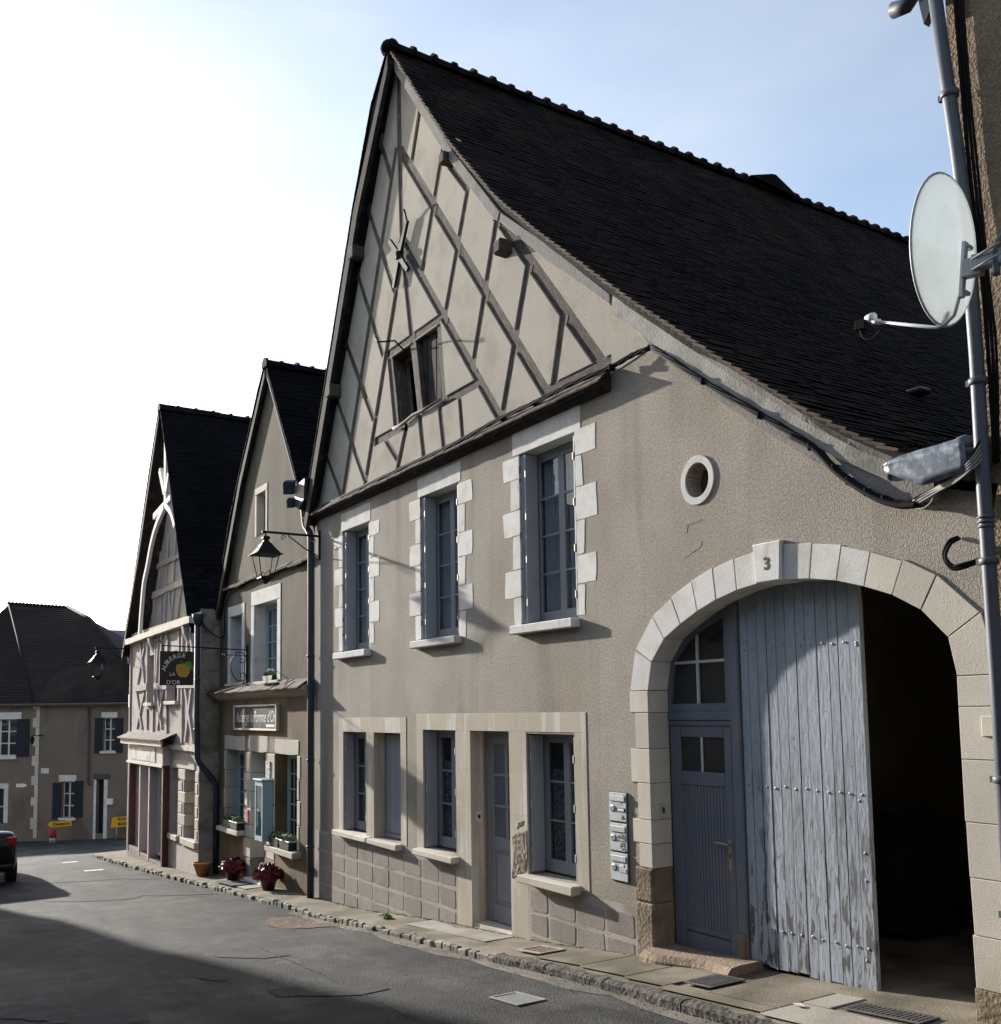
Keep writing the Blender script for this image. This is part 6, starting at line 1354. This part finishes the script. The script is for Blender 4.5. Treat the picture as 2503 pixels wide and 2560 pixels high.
for y in (2.75, 3.6): tube('leg', [(-44.05, y, -2.4), (-44.05, y, g(-44)-.1)], .025, 'palecover', s2, 6)

# ================================================================== CAR (only its rear corner is in the picture)
CX, CY = -25.35, -4.15; CZ = g(-24.5)-.13
car = thing('parked_car', (CX, CY, CZ), 'black parked car at the left edge with a red tail light', 'car')
def carsec(x, w, zl, zh, tw, roof=None):
    return [(x, -w, zl), (x, -w-.02, zl+.25), (x, -w+.01, zh-.05), (x, -tw, zh), (x, tw, zh), (x, w-.01, zh-.05), (x, w+.02, zl+.25), (x, w, zl)]
secs = [(2.15, .68, .42, .86, .60), (2.12, .76, .30, 1.06, .68), (2.0, .82, .26, 1.16, .72), (1.5, .84, .24, 1.17, .74), (.5, .85, .22, 1.02, .74), (-.6, .85, .22, 1.0, .74), (-1.4, .84, .24, .96, .72), (-2.0, .78, .28, .82, .66), (-2.15, .68, .34, .66, .58)]
bm = bmesh.new(); prev = None
for x, w, zl, zh, tw in secs:
    row = [bm.verts.new((CX+a, CY+b, CZ+c)) for a, b, c in carsec(x, w, zl, zh, tw)]
    if prev:
        for k in range(8): bm.faces.new((prev[k], row[k], row[(k+1) % 8], prev[(k+1) % 8]))
    else: bm.faces.new(row)
    prev = row
bm.faces.new(prev[::-1]); bmesh.ops.recalc_face_normals(bm, faces=bm.faces)
body = frombm('body', bm, 'carpaint', car, smooth=True); sb = body.modifiers.new('sub', 'SUBSURF'); sb.levels = 2; sb.render_levels = 2
bm = bmesh.new(); prev = None
for x, w, z0, z1, tw in ((1.75, .66, 1.05, 1.12, .60), (1.2, .70, 1.0, 1.36, .54), (.4, .72, .98, 1.44, .56), (-.35, .72, .98, 1.42, .55), (-1.2, .68, .94, .98, .60)):
    row = [bm.verts.new((CX+x, CY+a, CZ+c)) for a, c in ((-w, z0), (-tw, z1), (tw, z1), (w, z0))]
    if prev:
        for k in range(4): bm.faces.new((prev[k], row[k], row[(k+1) % 4], prev[(k+1) % 4]))
    else: bm.faces.new(row)
    prev = row
bm.faces.new(prev[::-1]); cabin = frombm('cabin', bm, 'carpaint', car, smooth=False)
frompy('rear_window', [(CX+1.68, CY-.56, CZ+1.08), (CX+1.68, CY+.56, CZ+1.08), (CX+1.24, CY+.48, CZ+1.36), (CX+1.24, CY-.48, CZ+1.36)], [(0, 1, 2, 3)], 'glass', car)
for sy in (-1, 1):
    tl = box('tail_light', CX+1.93, CX+2.13, CY+sy*.70-.10, CY+sy*.70+.105, CZ+.84, CZ+1.04, 'taillight', car, bev=.03, seg=2)
    for wx in (1.3, -1.35):
        wz = CZ+.31; wy = CY+sy*.78
        bm = bmesh.new()
        bmesh.ops.create_cone(bm, cap_ends=True, segments=24, radius1=.31, radius2=.31, depth=.2, matrix=Matrix.Translation((CX+wx, wy, wz)) @ Matrix.Rotation(math.pi/2, 4, 'X'))
        wh = frombm('wheel', bm, 'tyre', car)
        bm = bmesh.new(); bmesh.ops.create_cone(bm, cap_ends=True, segments=20, radius1=.2, radius2=.17, depth=.02, matrix=Matrix.Translation((CX+wx, wy+sy*.105, wz)) @ Matrix.Rotation(math.pi/2, 4, 'X')); frombm('rim', bm, 'rim', wh)
box('number_plate', CX+2.13, CX+2.155, CY-.26, CY+.26, CZ+.55, CZ+.66, 'white', car, bev=.004)
box('bumper', CX+1.98, CX+2.19, CY-.76, CY+.76, CZ+.34, CZ+.50, 'carpaint', car, bev=.05, seg=3)
tube('exhaust', [(CX+1.9, CY+.45, CZ+.25), (CX+2.17, CY+.45, CZ+.25)], .03, 'steel', car, 8)

sw = thing('sagging_cable', (-20.1, -.2, 4.1), 'slack black cable hanging in the corner between pink house and inn', 'cable')
tube('cable', spline([(-20.36, -.40, 4.15), (-20.3, -.32, 3.95), (-20.15, -.10, 3.75), (-20.0, -.03, 3.8), (-19.98, -.03, 4.1), (-19.95, -.03, 4.35), (-19.6, -.03, 4.6), (-18.8, -.03, 4.65)], 5), .014, 'cable', sw, 6)

# wheeled bin standing just inside the dark gateway
wb = thing('wheeled_bin', (-6.05, 2.3, g(-6.0)), 'dark wheeled rubbish bin barely visible inside the gateway', 'bin')
zb0 = g(-6.0)-.01
bm = bmesh.new(); rows = []
for k, (h, w, d) in enumerate(((.06, .24, .27), (.5, .27, .32), (.98, .30, .36))): rows.append([bm.verts.new((-6.05+a*w, 2.3+b*d, zb0+h)) for a, b in ((-1, -1), (1, -1), (1, 1), (-1, 1))])
for i in range(2):
    for k in range(4): bm.faces.new((rows[i][k], rows[i][(k+1) % 4], rows[i+1][(k+1) % 4], rows[i+1][k]))
bm.faces.new(rows[0][::-1]); bm.faces.new(rows[-1]); frombm('bin_body', bm, 'darkpot', wb)
prism('bin_lid', [(1.90, .98+zb0), (2.70, .98+zb0), (2.70, 1.05+zb0), (2.3, 1.11+zb0), (1.90, 1.04+zb0)], -6.37, -5.73, 'darkpot', wb, axis='X', bev=.02)
for sx in (-6.3, -5.8):
    bm = bmesh.new(); bmesh.ops.create_cone(bm, cap_ends=True, segments=16, radius1=.10, radius2=.10, depth=.05, matrix=Matrix.Translation((sx, 2.58, zb0+.10)) @ Matrix.Rotation(math.pi/2, 4, 'Y')); frombm('bin_wheel', bm, 'tyre', wb)
